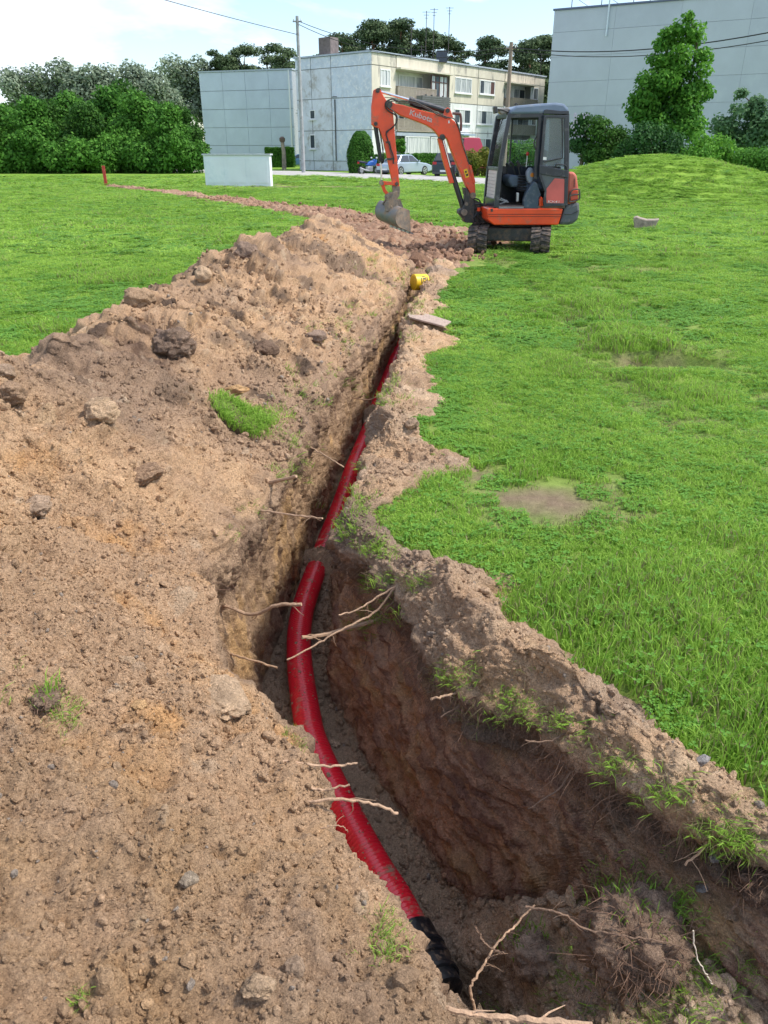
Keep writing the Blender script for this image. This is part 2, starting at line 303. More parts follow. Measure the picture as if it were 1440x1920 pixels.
near = np.clip(1.6 - Q[:, 1] / 9, .0, 1).astype(np.float32)
rough = np.clip(.42 + .95 * fbm(Q, 1.1, 3, 50, .6) + .25 * np.clip((Q[:, 1] - 3) / 3, 0, 1), .04, 1.35)
sH = Q * np.array([[.4, 1.5, .4]], np.float32); run = fbm(sH, 3.2, 4, 55, .55)
jt = lambda k, a, s: Q + a * np.stack([vn(Q, k, s), vn(Q, k, s + 1), vn(Q, k, s + 2)], -1)
warp = Q + .02 * np.stack([vn(Q, 14, 61), vn(Q, 14, 62), vn(Q, 14, 63)], -1)
c1, w1 = clods(jt(9, .07, 61), .34, .30, 100); c2, w2 = clods(jt(20, .035, 64), .15, .26, 110); c3, w3 = clods(jt(44, .020, 67), .07, .30, 120); c4, w4 = clods(jt(90, .010, 70), .034, .42, 130); c5, w5 = clods(jt(180, .005, 73), .017, .7, 140)
rid = np.abs(fbm(Q, 3.1, 4, 52, .55)); rid2 = np.abs(fbm(Q, 9, 4, 53, .6))
fine = fbm(Q, 16, 4, 70, .62)
far = np.clip((Q[:, 1] - 2.5) / 3, 0, 1)
D = mt * (.05 * fbm(Q, 1.6, 3, 51) + mh * .032 * run + (mh * (.3 + .7 * far) + .25 * ms) * (.17 * c1 + .09 * (.5 - rid)) + .035 * (.5 - rid2) + rough * (.060 * c2 + .030 * c3) + .018 * c4 * (.35 + .8 * rough) + .010 * c5 * near + .012 * fine)
# walls: scoured by the bucket teeth
sL = Q.copy(); sL[:, 1] *= 2.2; sL[:, 2] *= .16; sL[:, 1] += Q[:, 2] * .25
D = D + ml * (.022 * fbm(Q, 3.0, 3, 81) + .020 * fbm(sL, 22, 4, 82, .6) + .02 * c3 * np.clip(fbm(Q, 2, 2, 83) + .2, 0, 1) + .010 * fine + .014 * c4)
sR = np.stack([Q[:, 0] * .6, (Q[:, 1] * .8 + Q[:, 2] * .55) * .5, (Q[:, 2] * .83 - Q[:, 1] * .5) * 3.0], -1)
D = D + mr_ * (.03 * fbm(Q, 3.4, 3, 91) + .024 * fbm(sR, 9, 5, 92, .66) + .007 * fbm(sR, 40, 3, 94, .6) + .045 * c2 * np.clip(fbm(Q, 3, 2, 93) + .1, 0, 1) + .03 * c3 * np.clip((Q[:, 2] + .35) * 4, .35, 1) + .012 * fine + .018 * c4 + .03 * (.4 - rid2))
fmound = np.clip((2.0 - Q[:, 1]) / .4, 0, 1)
D = D + mf * (.015 * fbm(Q, 4, 3, 95) + .02 * c3 * .7 + .018 * c4 + .006 * fine + .006 * c5 + fmound * (.05 * c2 + .05 * c3 + .06 * fbm(Q, 3.2, 3, 96)))
edge = np.tile(np.clip(np.minimum(u, nx - 1 - u) / 6, 0, 1), ny)
D = D * edge
V = Q + NN.reshape(-1, 3).astype(np.float32) * D[:, None]
# soil that slumped over the duct
for (sx, sy_, sw, sl, hh) in [(-.43, 4.46, .22, .16, .17), (-.08, 6.75, .22, .17, .26), (G(846, 1880, -.75).x, G(846, 1880, -.75).y, .16, .09, .2), (.27, 9.9, .3, .3, .2), (.05,8.15,.12,.1,.05)]:
    V[:, 2] += mf * hh * np.exp(-((V[:, 0] - sx) / sw) ** 2 - ((V[:, 1] - sy_) / sl) ** 2)
# ---- soil kinds (albedo)
def mixc(c, m, col): m = np.clip(m, 0, 1)[:, None]; return c * (1 - m) + np.array(col, np.float32) * m
f1 = fbm(Q, 2.0, 4, 201, .6); f2 = fbm(Q, 5.0, 4, 207, .6); f3 = fbm(Q, 1.1, 3, 211)
T = np.tile(np.array([[.50, .335, .215]], np.float32), (len(Q), 1))
T = mixc(T, f1 * 1.2 + .1, (.58, .385, .235)); T = mixc(T, f2 * 1.1 - .35, (.58, .34, .165)); T = mixc(T, f3 * 1.3 - .15, (.36, .25, .175)); T = mixc(T, np.clip((1.6 - V[:, 1]) * 1.2, 0, .45) * (.7 + f2), (.42, .28, .165))
T = T * np.array([[1.02, .99, .94]], np.float32); T = mixc(T, (f2 - .42) * 2.2 * np.clip((3.5 - np.abs(V[:, 1] - 6.5)) / 2, 0, 1), (.13, .088, .062))
ktop = np.exp(-((V[:, 1] - 4.9) / .5) ** 2 - ((V[:, 0] + 1.45) / .28) ** 2); T = mixc(T, mh * ktop * (.6 + f2), (.16, .10, .07))
dl = np.abs(np.repeat(xL[:, None], nx, 1).ravel() - V[:, 0])
T = mixc(T, mh * np.clip(1 - dl / .16, 0, 1) * np.clip(.55 + f2 * 1.2, 0, 1) * np.clip((V[:, 1] - 2.6) * 2, 0, .8), (.27, .185, .13))
T = mixc(T, mh * np.clip(fbm(Q, 2.6, 4, 221, .65) - .22, 0, .5) * 1.6 * np.clip((Q[:, 1] - 2.8) / 2, .15, 1), (.20, .14, .10))
wl = mixc(np.tile(np.array([[.50, .335, .21]], np.float32), (len(Q), 1)), f1 + .3, (.42, .285, .185)); wl = mixc(wl, f2 * 1.2, (.60, .38, .19))
wl = mixc(wl, np.clip((V[:, 2] + .22) / .12, 0, 1) * (.45 + f2), (.27, .18, .12))
st = fbm(sR, 9, 4, 92, .6) + .6 * fbm(sR, 34, 3, 98)
wl = mixc(wl, fbm(sL, 26, 3, 82, .6) * 1.3 - .25, (.27, .175, .115))
wr = mixc(np.tile(np.array([[.50, .285, .18]], np.float32), (len(Q), 1)), f1 * .8 + np.clip((2.0 - V[:, 1]) * 1.3, 0, .8), (.50, .34, .22)); wr = mixc(wr, st * 1.2, (.25, .13, .09)); wr = mixc(wr, f2 - .35, (.56, .35, .17))
wr = mixc(wr, np.clip((V[:, 2] + .26) / .1, 0, 1) * (.8 + f2 * .5), (.18, .125, .09))
wr = mixc(wr, np.clip((Q[:, 1] - 3.6) * .7, 0, .8), (.38, .26, .17))
fl = mixc(np.tile(np.array([[.52, .37, .245]], np.float32), (len(Q), 1)), f1 + .1, (.43, .295, .195)); fl = mixc(fl, fmound * (.5 + f2), (.58, .42, .30)); fl = mixc(fl, (V[:, 1] - 10.6), (.37, .24, .15))
sp = mixc(T, .12 + f2, (.62, .44, .29)); sp = mixc(sp, (fbm(Q, 1.3, 2, 231) * 1.4 - .1), (.34, .245, .18)); sp = mixc(sp, np.exp(-((V[:, 1] - 3.25) / .25) ** 2) * .8, (.2, .145, .11))
sm = (mh + ml + mf + mr_ + ms)[:, None]
TINT = (T * mh[:, None] + wl * ml[:, None] + fl * mf[:, None] + wr * mr_[:, None] + sp * ms[:, None]) / sm
TINT = mixc(TINT, (c3 > .12) * mt * (w3 - .6) * 1.1, (.62, .48, .34)); TINT = mixc(TINT, (c4 > .1) * mt * (w4 - .6) * 1.4, (.36, .25, .17)); TINT = mixc(TINT, (c2 > .15) * mt * (w2 - .7) * 1.5, (.58, .41, .25))
idx = np.arange(ny * nx).reshape(ny, nx)
def strip(name, a, b):
    ii = idx[:, a:b + 1]; fc = np.stack([ii[:-1, :-1], ii[:-1, 1:], ii[1:, 1:], ii[1:, :-1]], -1).reshape(-1, 4); w = b - a + 1
    loc = (np.arange(ny * w).reshape(ny, w)); f = np.stack([loc[:-1, :-1], loc[:-1, 1:], loc[1:, 1:], loc[1:, :-1]], -1).reshape(-1, 4)
    return add_obj(name, np_mesh(name, V[ii.ravel()], f, SOIL, True, {'tint': TINT[ii.ravel()]}))
tag(strip('spoil_heap', 0, cL), 'long brown heap of dug soil along the left side of the trench', 'soil heap', kind='thing')
tag(strip('trench_wall', cL, cBL), kind='structure'); tag(strip('trench_floor', cBL, cBR), kind='structure'); tag(strip('trench_wall', cBR, cR), kind='structure')
tag(strip('spoil_bank', cR, nx - 1), 'low bank of sandy soil between the trench and the right lawn', 'soil bank', kind='thing')
from mathutils.bvhtree import BVHTree
gi = idx[::3, ::2]; gV = V.reshape(ny, nx, 3)[::3, ::2].reshape(-1, 3); k = gi.shape; li = np.arange(k[0] * k[1]).reshape(k)
BV = BVHTree.FromPolygons([tuple(p) for p in gV.tolist()], np.stack([li[:-1, :-1], li[:-1, 1:], li[1:, 1:], li[1:, :-1]], -1).reshape(-1, 4).tolist())
def hit(px, py):
    d = ray(px, py).normalized(); o = Vector((0, 0, CH)); p, n, i, dist = BV.ray_cast(o, d)
    g = G(px, py, 0) if d.z < 0 else None
    if p is None or (g is not None and g.y < p.y - .02 and not (fL(g.y) < g.x < fR(g.y) + .1) and abs(g.x) > 3): return g, Vector((0, 0, 1))
    return p, (n if n.dot(d) < 0 else -n)
def drop(x, y):
    p, n, i, dist = BV.ray_cast(Vector((x, y, 3)), Vector((0, 0, -1)))
    z = float(ground_z(x, y)); return Vector((x, y, z)) if p is None or p.z < z and x > float(fR(y)) + .1 else p

# ------------------------------------------------------------------ lawn sheet (cut out where the trench sheet lies)
ys = np.concatenate([np.linspace(-14, .2, 22)[:-1], .2 + np.linspace(0, 1, 330) ** 2.3 * 62, np.array([64, 68, 74, 82, 95, 120, 160, 230, 330, 500, 800, 1300])])
tt = np.linspace(-1, 1, 330)
gx = (np.sign(tt) * np.abs(tt) ** 1.25)[None, :] * (4.2 + np.maximum(ys, 0) * .95 + np.maximum(ys - 80, 0) * 1.2)[:, None] + 0; gy = np.repeat(ys[:, None], 330, 1)
gz = ground_z(gx, gy); gz = np.where(gy > 62, gz * .3, gz)
inside = (gx > np.interp(gy, YS, rx - 1.08)) & (gx < np.interp(gy, YS, xR + tw + .05)) & (gy > -1.4) & (gy < 12.45)
gi = np.arange(gx.size).reshape(gx.shape); gf = np.stack([gi[:-1, :-1], gi[:-1, 1:], gi[1:, 1:], gi[1:, :-1]], -1).reshape(-1, 4)
gf = gf[~inside.ravel()[gf].all(1)]
inn = inside.copy(); inn[:-1] &= inside[1:]; inn[1:] &= inside[:-1]; inn[:, 1:] &= inside[:, :-1]; inn[:, :-1] &= inside[:, 1:]
gz = np.where(inside, gz - .03, gz)
LAWN = bpy.data.materials.new('lawn')
def lawn_nodes():
    nt, bs, N, L = nodes(LAWN); bs.inputs['Roughness'].default_value = .9; bs.inputs['Specular IOR Level'].default_value = .1
    geo = N('ShaderNodeNewGeometry'); co = geo.outputs['Position']
    def nz(s, d, r=.6):
        n = N('ShaderNodeTexNoise'); n.inputs['Scale'].default_value = s; n.inputs['Detail'].default_value = d; n.inputs['Roughness'].default_value = r; L(co, n.inputs[0]); return n.outputs[0]
    a, b, c = nz(.35, 4), nz(14, 8, .8), nz(2.2, 5)
    def ramp(i, p0, c0, p1, c1):
        r = N('ShaderNodeValToRGB'); e = r.color_ramp.elements; e[0].position = p0; e[0].color = (*c0, 1); e[1].position = p1; e[1].color = (*c1, 1); L(i, r.inputs[0]); return r.outputs[0]
    c0 = ramp(b, .3, (.12, .22, .03), .7, (.25, .39, .07)); c1 = ramp(a, .35, (.75, .85, .8), .65, (1.15, 1.1, 1)); c2 = ramp(c, .35, (.8, .85, .8), .65, (1.15, 1.1, 1.05))
    m1 = N('ShaderNodeMix'); m1.data_type = 'RGBA'; m1.blend_type = 'MULTIPLY'; m1.inputs[0].default_value = 1; L(c0, m1.inputs[6]); L(c1, m1.inputs[7])
    m2 = N('ShaderNodeMix'); m2.data_type = 'RGBA'; m2.blend_type = 'MULTIPLY'; m2.inputs[0].default_value = 1; L(m1.outputs[2], m2.inputs[6]); L(c2, m2.inputs[7])
    at = N('ShaderNodeAttribute'); at.attribute_name = 'soil'; so = ramp(b, .3, (.15, .105, .07), .7, (.30, .22, .15)); m3 = N('ShaderNodeMix'); m3.data_type = 'RGBA'; L(at.outputs['Fac'], m3.inputs[0]); L(m2.outputs[2], m3.inputs[6]); L(so, m3.inputs[7])
    L(m3.outputs[2], bs.inputs['Base Color']); bp = N('ShaderNodeBump'); bp.inputs['Strength'].default_value = .8; bp.inputs['Distance'].default_value = .03; L(b, bp.inputs['Height']); L(bp.outputs[0], bs.inputs['Normal'])
lawn_nodes()
sa = np.maximum(np.clip(bare(gx, gy) * 1.15, 0, 1), np.clip(.0 + (gy < 14) * .25, 0, 1))
tag(add_obj('lawn', np_mesh('lawn', np.stack([gx, gy, gz], -1).reshape(-1, 3), gf, LAWN, True, {'soil': sa.ravel()})), kind='structure')

# ------------------------------------------------------------------ backfilled strip of bare soil running across the lawn
CL = np.array([(-15.2, 45, .3), (-14, 43, .42), (-10.5, 38.3, .5), (-6.6, 31.9, .62), (-2.8, 25.8, .85), (-.6, 21.2, 1.1), (.55, 17.6, 1.6), (.75, 15.2, 1.5), (.7, 13.6, 1.15), (.62, 12.2, .7)])
def strip_d(x, y):
    best = np.full(np.shape(x), 9.); wd = np.ones(np.shape(x)); ss = np.zeros(np.shape(x)); acc = 0
    for (a, b, w), (c, d, w2) in zip(CL, CL[1:]):
        ux, uy = c - a, d - b; l = math.hypot(ux, uy); t = np.clip(((x - a) * ux + (y - b) * uy) / l / l, 0, 1); dd = np.hypot(x - a - t * ux, y - b - t * uy) / (w + (w2 - w) * t)
        best = np.minimum(best, dd)
    return best
def lane():
    nS, nC = 760, 120; L = np.concatenate([[0], np.cumsum(np.hypot(*np.diff(CL[:, :2], axis=0).T))]); s = 1 - np.linspace(0, 1, nS) ** 1.6; s = s * L[-1]
    s = L[-1] - (L[-1] - s)
    s = L[-1] * (1 - np.linspace(0, 1, nS) ** 1.5)
    cx = np.interp(s, L, CL[:, 0]); cy = np.interp(s, L, CL[:, 1]); w = np.interp(s, L, CL[:, 2]); k = np.ones(41) / 41
    pad = lambda a: np.convolve(np.pad(a, 20, 'edge'), k, 'valid'); cx, cy, w = pad(cx), pad(cy), pad(w)
    tx, ty = np.gradient(cx), np.gradient(cy); l = np.hypot(tx, ty); nxn, nyn = -ty / l, tx / l; t = np.linspace(-1.25, 1.25, nC)
    X = cx[:, None] + nxn[:, None] * t * w[:, None]; Yy = cy[:, None] + nyn[:, None] * t * w[:, None]; P = np.stack([X, Yy, 0 * X], -1).reshape(-1, 3).astype(np.float32)
    n = fbm(P, 1.4, 4, 301, .6).reshape(X.shape); e = np.clip((1.02 - np.abs(t))[None, :] * 2.2 + n * .7, -1, 1); c_2, _ = clods(P, .2, .35, 310); c_3, w_ = clods(P, .1, .5, 320); c_4, _ = clods(P, .05, .5, 330)
    hgt = ground_z(X, Yy) + .05 * e + np.clip(e, 0, 1) * (.05 * n + (.1 * c_2 + .08 * c_3 + .045 * c_4).reshape(X.shape)) - .02
    ends = np.clip(np.minimum(np.arange(nS), nS - 1 - np.arange(nS)) / 20, 0, 1)[:, None]; hgt = hgt - (1 - ends) * .1
    tint = np.tile(np.array([[.34, .205, .135]], np.float32), (P.shape[0], 1)); g = fbm(P, 1.1, 4, 340); tint = mixc(tint, g + .1, (.23, .14, .095)); tint = mixc(tint, fbm(P, 3, 3, 350), (.46, .31, .21)); tint = mixc(tint, (w_ - .7) * 2, (.45, .32, .2))
    ii = np.arange(X.size).reshape(X.shape); f = np.stack([ii[:-1, :-1], ii[1:, :-1], ii[1:, 1:], ii[:-1, 1:]], -1).reshape(-1, 4)
    tag(add_obj('soil_strip', np_mesh('soil_strip', np.stack([X, Yy, hgt], -1).reshape(-1, 3), f, SOIL, True, {'tint': tint})), kind='structure')
lane()

# ------------------------------------------------------------------ scatter with geometry nodes (only for what nobody could count)
def scatter(name, variants, pos, rot, scl, vi, tint=None, kind='stuff', label=None):
    col = bpy.data.collections.new(name + '_kinds')
    for i, me in enumerate(variants):
        o = bpy.data.objects.new('%s_%02d' % (name, i), me); col.objects.link(o)
    me = bpy.data.meshes.new(name); me.vertices.add(len(pos)); me.vertices.foreach_set('co', np.asarray(pos, np.float32).ravel())
    def at(nm, ty, arr, key): a = me.attributes.new(nm, ty, 'POINT'); a.data.foreach_set(key, np.ascontiguousarray(arr).ravel())
    at('rot', 'FLOAT_VECTOR', np.asarray(rot, np.float32), 'vector'); at('scl', 'FLOAT_VECTOR', np.asarray(scl, np.float32), 'vector'); at('vi', 'INT', np.asarray(vi, np.int32), 'value')
    if tint is not None:
        c4_ = np.ones((len(tint), 4), np.float32); c4_[:, :3] = tint; at('tint', 'FLOAT_COLOR', c4_, 'color')
    o = add_obj(name, me); ng = bpy.data.node_groups.new(name, 'GeometryNodeTree'); N = ng.nodes.new; L = ng.links.new
    ng.interface.new_socket('Geometry', in_out='INPUT', socket_type='NodeSocketGeometry'); ng.interface.new_socket('Geometry', in_out='OUTPUT', socket_type='NodeSocketGeometry')
    gi_, go = N('NodeGroupInput'), N('NodeGroupOutput'); ci = N('GeometryNodeCollectionInfo'); ci.inputs[0].default_value = col; ci.inputs['Separate Children'].default_value = True; ci.inputs['Reset Children'].default_value = True
    ip = N('GeometryNodeInstanceOnPoints'); ip.inputs['Pick Instance'].default_value = True
    def na(nm, ty): a = N('GeometryNodeInputNamedAttribute'); a.data_type = ty; a.inputs[0].default_value = nm; return a.outputs[0]
    e2r = N('FunctionNodeEulerToRotation'); L(na('rot', 'FLOAT_VECTOR'), e2r.inputs[0])
    L(gi_.outputs[0], ip.inputs['Points']); L(ci.outputs[0], ip.inputs['Instance']); L(na('vi', 'INT'), ip.inputs['Instance Index']); L(e2r.outputs[0], ip.inputs['Rotation']); L(na('scl', 'FLOAT_VECTOR'), ip.inputs['Scale']); L(ip.outputs[0], go.inputs[0])
    md = o.modifiers.new('scatter', 'NODES'); md.node_group = ng
    return tag(o, label, kind=kind)
def clod_mesh(seed, mats, sub=2):
    bm = bmesh.new(); bmesh.ops.create_icosphere(bm, subdivisions=sub, radius=1); off = Vector((seed * 7.3, seed * 1.7, 0))
    sx, sy2, sz = [rnd.uniform(.7, 1.25) for _ in range(3)]
    for v in bm.verts:
        n = v.co.normalized(); r = 1 + .38 * mnoise.noise(n * 1.3 + off) + .22 * mnoise.noise(n * 3.1 + off); r = min(r, .8 + .5 * abs(mnoise.cell(n * 1.6 + off))); v.co = Vector((n.x * sx, n.y * sy2, n.z * sz * .8)) * r
    me = bpy.data.meshes.new('clod'); bm.to_mesh(me); bm.free(); me.materials.append(mats); return me
def blades(n, rad, h0, h1, wd, mats, clover=0, lean=.5, seed=1, square=False, dry=.04, soft=False):
    r = np.random.RandomState(seed); vs = []; fs = []; mi = []
    for i in range(n):
        if square: x, y = r.uniform(-rad, rad, 2)
        else: a = r.uniform(0, 6.283); q = rad * math.sqrt(r.rand()); x, y = q * math.cos(a), q * math.sin(a)
        h = r.uniform(h0, h1); a = r.uniform(0, 6.283); l = h * r.uniform(.1, lean); dx, dy = math.cos(a) * l, math.sin(a) * l; b = r.uniform(0, 6.283); w = wd * r.uniform(.6, 1.3); wx, wy = math.cos(b) * w, math.sin(b) * w
        k = len(vs); vs += [(x - wx, y - wy, -.01), (x + wx, y + wy, -.01), (x - wx * .8 + dx * .35, y - wy * .8 + dy * .35, h * .6), (x + wx * .8 + dx * .35, y + wy * .8 + dy * .35, h * .6), (x + dx, y + dy, h * r.uniform(.75, 1))]
        fs += [(k, k + 1, k + 3), (k, k + 3, k + 2), (k + 2, k + 3, k + 4)]; mi += [1 if r.rand() < dry else 0] * 3
    for i in range(clover):
        x, y = r.uniform(-rad, rad, 2); h = r.uniform(h0 * .55, h1 * .72); a0 = r.uniform(0, 6.28); t = r.uniform(-.3, .3); s = r.uniform(.006, .0105)
        for j in range(3):
            a = a0 + j * 2.094; ca, sa_ = math.cos(a), math.sin(a); k = len(vs); cx, cy = x + ca * s * .95, y + sa_ * s * .95
            vs += [(x, y, h), (cx - sa_ * s * .75, cy + ca * s * .75, h + .002 + t * s), (cx + ca * s * .85, cy + sa_ * s * .85, h + .001 - t * s), (cx + sa_ * s * .75, cy - ca * s * .75, h + .003)]
            fs += [(k, k + 1, k + 2), (k, k + 2, k + 3)]; mi += [2, 2]
    me = bpy.data.meshes.new('turf'); me.from_pydata(vs, [], fs)
    for m in mats: me.materials.append(m)
    me.polygons.foreach_set('material_index', mi); me.update(); return me

# ------------------------------------------------------------------ the lawn's grass
pm = [GRASS, GRASSD, CLOVER]
turf = [blades(320, .085, .018, .042, .0024, pm, 2, 1.1, 1, True), blades(280, .085, .02, .048, .0022, pm, 22, 1.2, 2, True), blades(200, .085, .017, .038, .0024, pm, 60, 1.1, 3, True, .03),
        blades(150, .085, .016, .036, .0024, pm, 70, .8, 4, True, .02), blades(150, .085, .035, .085, .0024, pm, 4, .9, 5, True, .16), blades(90, .085, .012, .03, .002, pm, 3, .8, 6, True, .55)]
def grass():
    pos, rot, scl, vi = [], [], [], []
    for (a, b, sp_, sh, sv) in [(.2, 7, .105, 1.0, 1.0), (7, 14, .19, 1.8, 1.15), (14, 41, .36, 3.6, .95), (41, 62, .72, 7.4, .8)]:
        xm = .62 * b + 1.6; X, Y_ = np.meshgrid(np.arange(-xm, xm, sp_), np.arange(a, b, sp_)); X = X.ravel() + NP.uniform(-.5, .5, X.size) * sp_; Y_ = Y_.ravel() + NP.uniform(-.5, .5, Y_.size) * sp_
        k = (np.abs(X) < .60 * Y_ + 1.5); X, Y_ = X[k], Y_[k]; P = np.stack([X, Y_, 0 * X], -1)
        e = fbm(P, 6, 2, 401) * .035
        ok = (X > np.interp(Y_, YS, xR + tw) + e - .03) | (X < np.interp(Y_, YS, rx) - .80) | (Y_ > 12.5)
        ok &= strip_d(X, Y_) > 1.0 + fbm(P, 2, 2, 402) * .16
        ok &= NP.rand(X.size) > bare(X, Y_) * 1.25 - .1
        X, Y_, P = X[ok], Y_[ok], P[ok]; z = ground_z(X, Y_)
        n1 = fbm(P, 1.3, 3, 403); n2 = fbm(P, .8, 3, 404); hs = np.clip(1 + .45 * n1 + .25 * fbm(P, 5, 2, 405), .5, 1.8) * sv * .85
        rt = rutmask(X, Y_); hs *= 1 - .5 * rt
        hole = np.exp(-((np.hypot((X - 2.35) / .42, (Y_ - 6.5) / .38) - 1.15) / .35) ** 2) * np.clip((Y_ - 6.7) * 5, 0, 1); hs *= 1 + .2 * hole
        pos.append(np.stack([X, Y_, z], -1)); rot.append(np.stack([NP.uniform(-.12, .12, X.size), NP.uniform(-.12, .12, X.size), NP.uniform(0, 6.283, X.size)], -1)); scl.append(np.stack([np.full(X.size, sh), np.full(X.size, sh), hs], -1))
        r = NP.rand(X.size); v = np.where(n2 + (r - .5) * .9 > .38, 3, np.where(n2 + (r - .5) * .9 > .1, 2, np.where(r < .5, 0, 1))); v = np.where(n1 + (r - .5) * .4 > .62, 4, v)
        v = np.where(((bare(X, Y_) > .12) & (r < .8)) | (rt * .6 > r), 5, v); 
        if a >= 14: v = np.where(v == 3, 1, v)
        vi.append(v)
    scatter('grass', turf, np.concatenate(pos), np.concatenate(rot), np.concatenate(scl), np.concatenate(vi))
grass()
# grass still growing on, or fallen over, the trench lips
def lips():
    pos, rot, scl, vi = [], [], [], []; tf = [blades(11, .03, .015, .06, .0016, pm, 0, 1.4, 20, False, .35), blades(9, .03, .015, .05, .0015, pm, 0, 1.4, 21, False, .2), blades(9, .035, .02, .08, .0015, pm, 0, 1.4, 22, False, .8)]
    def put(px, py, n, spread, sc=1.0, kinds=(0, 1)):
        for _ in range(n):
            p, nn = hit(px + rnd.gauss(0, spread), py + rnd.gauss(0, spread * .7))
            if p is None: continue
            pos.append(tuple(p)); q = (nn * .6 + Vector((rnd.uniform(-.4, .4), rnd.uniform(-.5, .2), .6))).to_track_quat('Z', 'Y').to_euler(); rot.append((q.x, q.y, rnd.uniform(0, 6))if False else tuple(q)); s = sc * rnd.uniform(.6, 1.3); scl.append((s, s, s)); vi.append(rnd.choice(kinds))
    _p = put
    def put(px, py, n, spread, sc=1.0, kinds=(0, 1)): _p(px, py, int(n * 1.1) + 1, spread * 1.7, sc, kinds); _p(px, py, n // 3, spread * 3, sc * .8, (2, 0))
    for a in [(560, 830, 10, 9), (600, 750, 8, 8), (628, 712, 10, 10), (640, 610, 12, 10), (655, 640, 10, 8), (590, 625, 7, 8), (690, 490, 14, 8), (715, 510, 16, 9), (745, 530, 12, 8), (762, 520, 12, 7), (545, 700, 8, 7), (555, 738, 8, 6),
              (725, 560, 8, 7), (700, 590, 7, 6), (660, 575, 5, 5), (725, 745, 26, 10), (738, 720, 10, 7), (660, 885, 18, 8), (655, 905, 12, 6), (640, 960, 14, 10), (650, 990, 16, 9), (680, 945, 12, 8), (700, 1010, 14, 10), (715, 1035, 14, 8), (700, 1090, 12, 10),
              (760, 630, 14, 7), (775, 585, 14, 7), (780, 560, 10, 6), (800, 510, 10, 8), (560, 880, 10, 8), (520, 890, 9, 7), (680, 1165, 12, 12), (720, 1145, 14, 14), (860, 1260, 12, 10), (965, 1325, 30, 14, .8), (1050, 1360, 12, 12), (1150, 1430, 10, 10), (1245, 1490, 14, 14), (1380, 1570, 36, 18, .8), (1330, 1560, 10, 12),
              (1020, 1890, 22, 30, .7), (1160, 1890, 26, 40, .7), (1300, 1870, 46, 40, .8), (1250, 1800, 22, 30, .8), (1330, 1820, 26, 24, .8), (1100, 1800, 14, 20, .7), (1180, 1660, 16, 20, .8), (1270, 1690, 26, 18, .9), (720, 1745, 16, 14, .6), (725, 1780, 12, 10, .6), (160, 1870, 5, 6, .6), (85, 1310, 12, 16, .7), (115, 1335, 14, 10, .6),
              (540, 1370, 7, 10, .5), (570, 1400, 6, 8, .5), (480, 960, 6, 8, .6), (430, 1000, 6, 8, .6), (522, 776, 26, 9, 1.3), (515, 800, 16, 9, 1.1), (860, 625, 14, 6), (835, 600, 8, 6), (505, 300, 1, 1)]: put(*a)
    for a in [(760, 1090, 20, 14, .8, (2, 0)), (700, 1150, 14, 10, .7, (2,)), (830, 1270, 16, 12, .7, (2,)), (880, 1330, 10, 14, .7, (2,)), (1150, 1670, 16, 24, .7, (2,)), (1310, 1560, 12, 14, .7, (2,))]: put(*a)
    scatter('lip_grass', tf, pos, rot, scl, vi, kind='stuff')
lips()

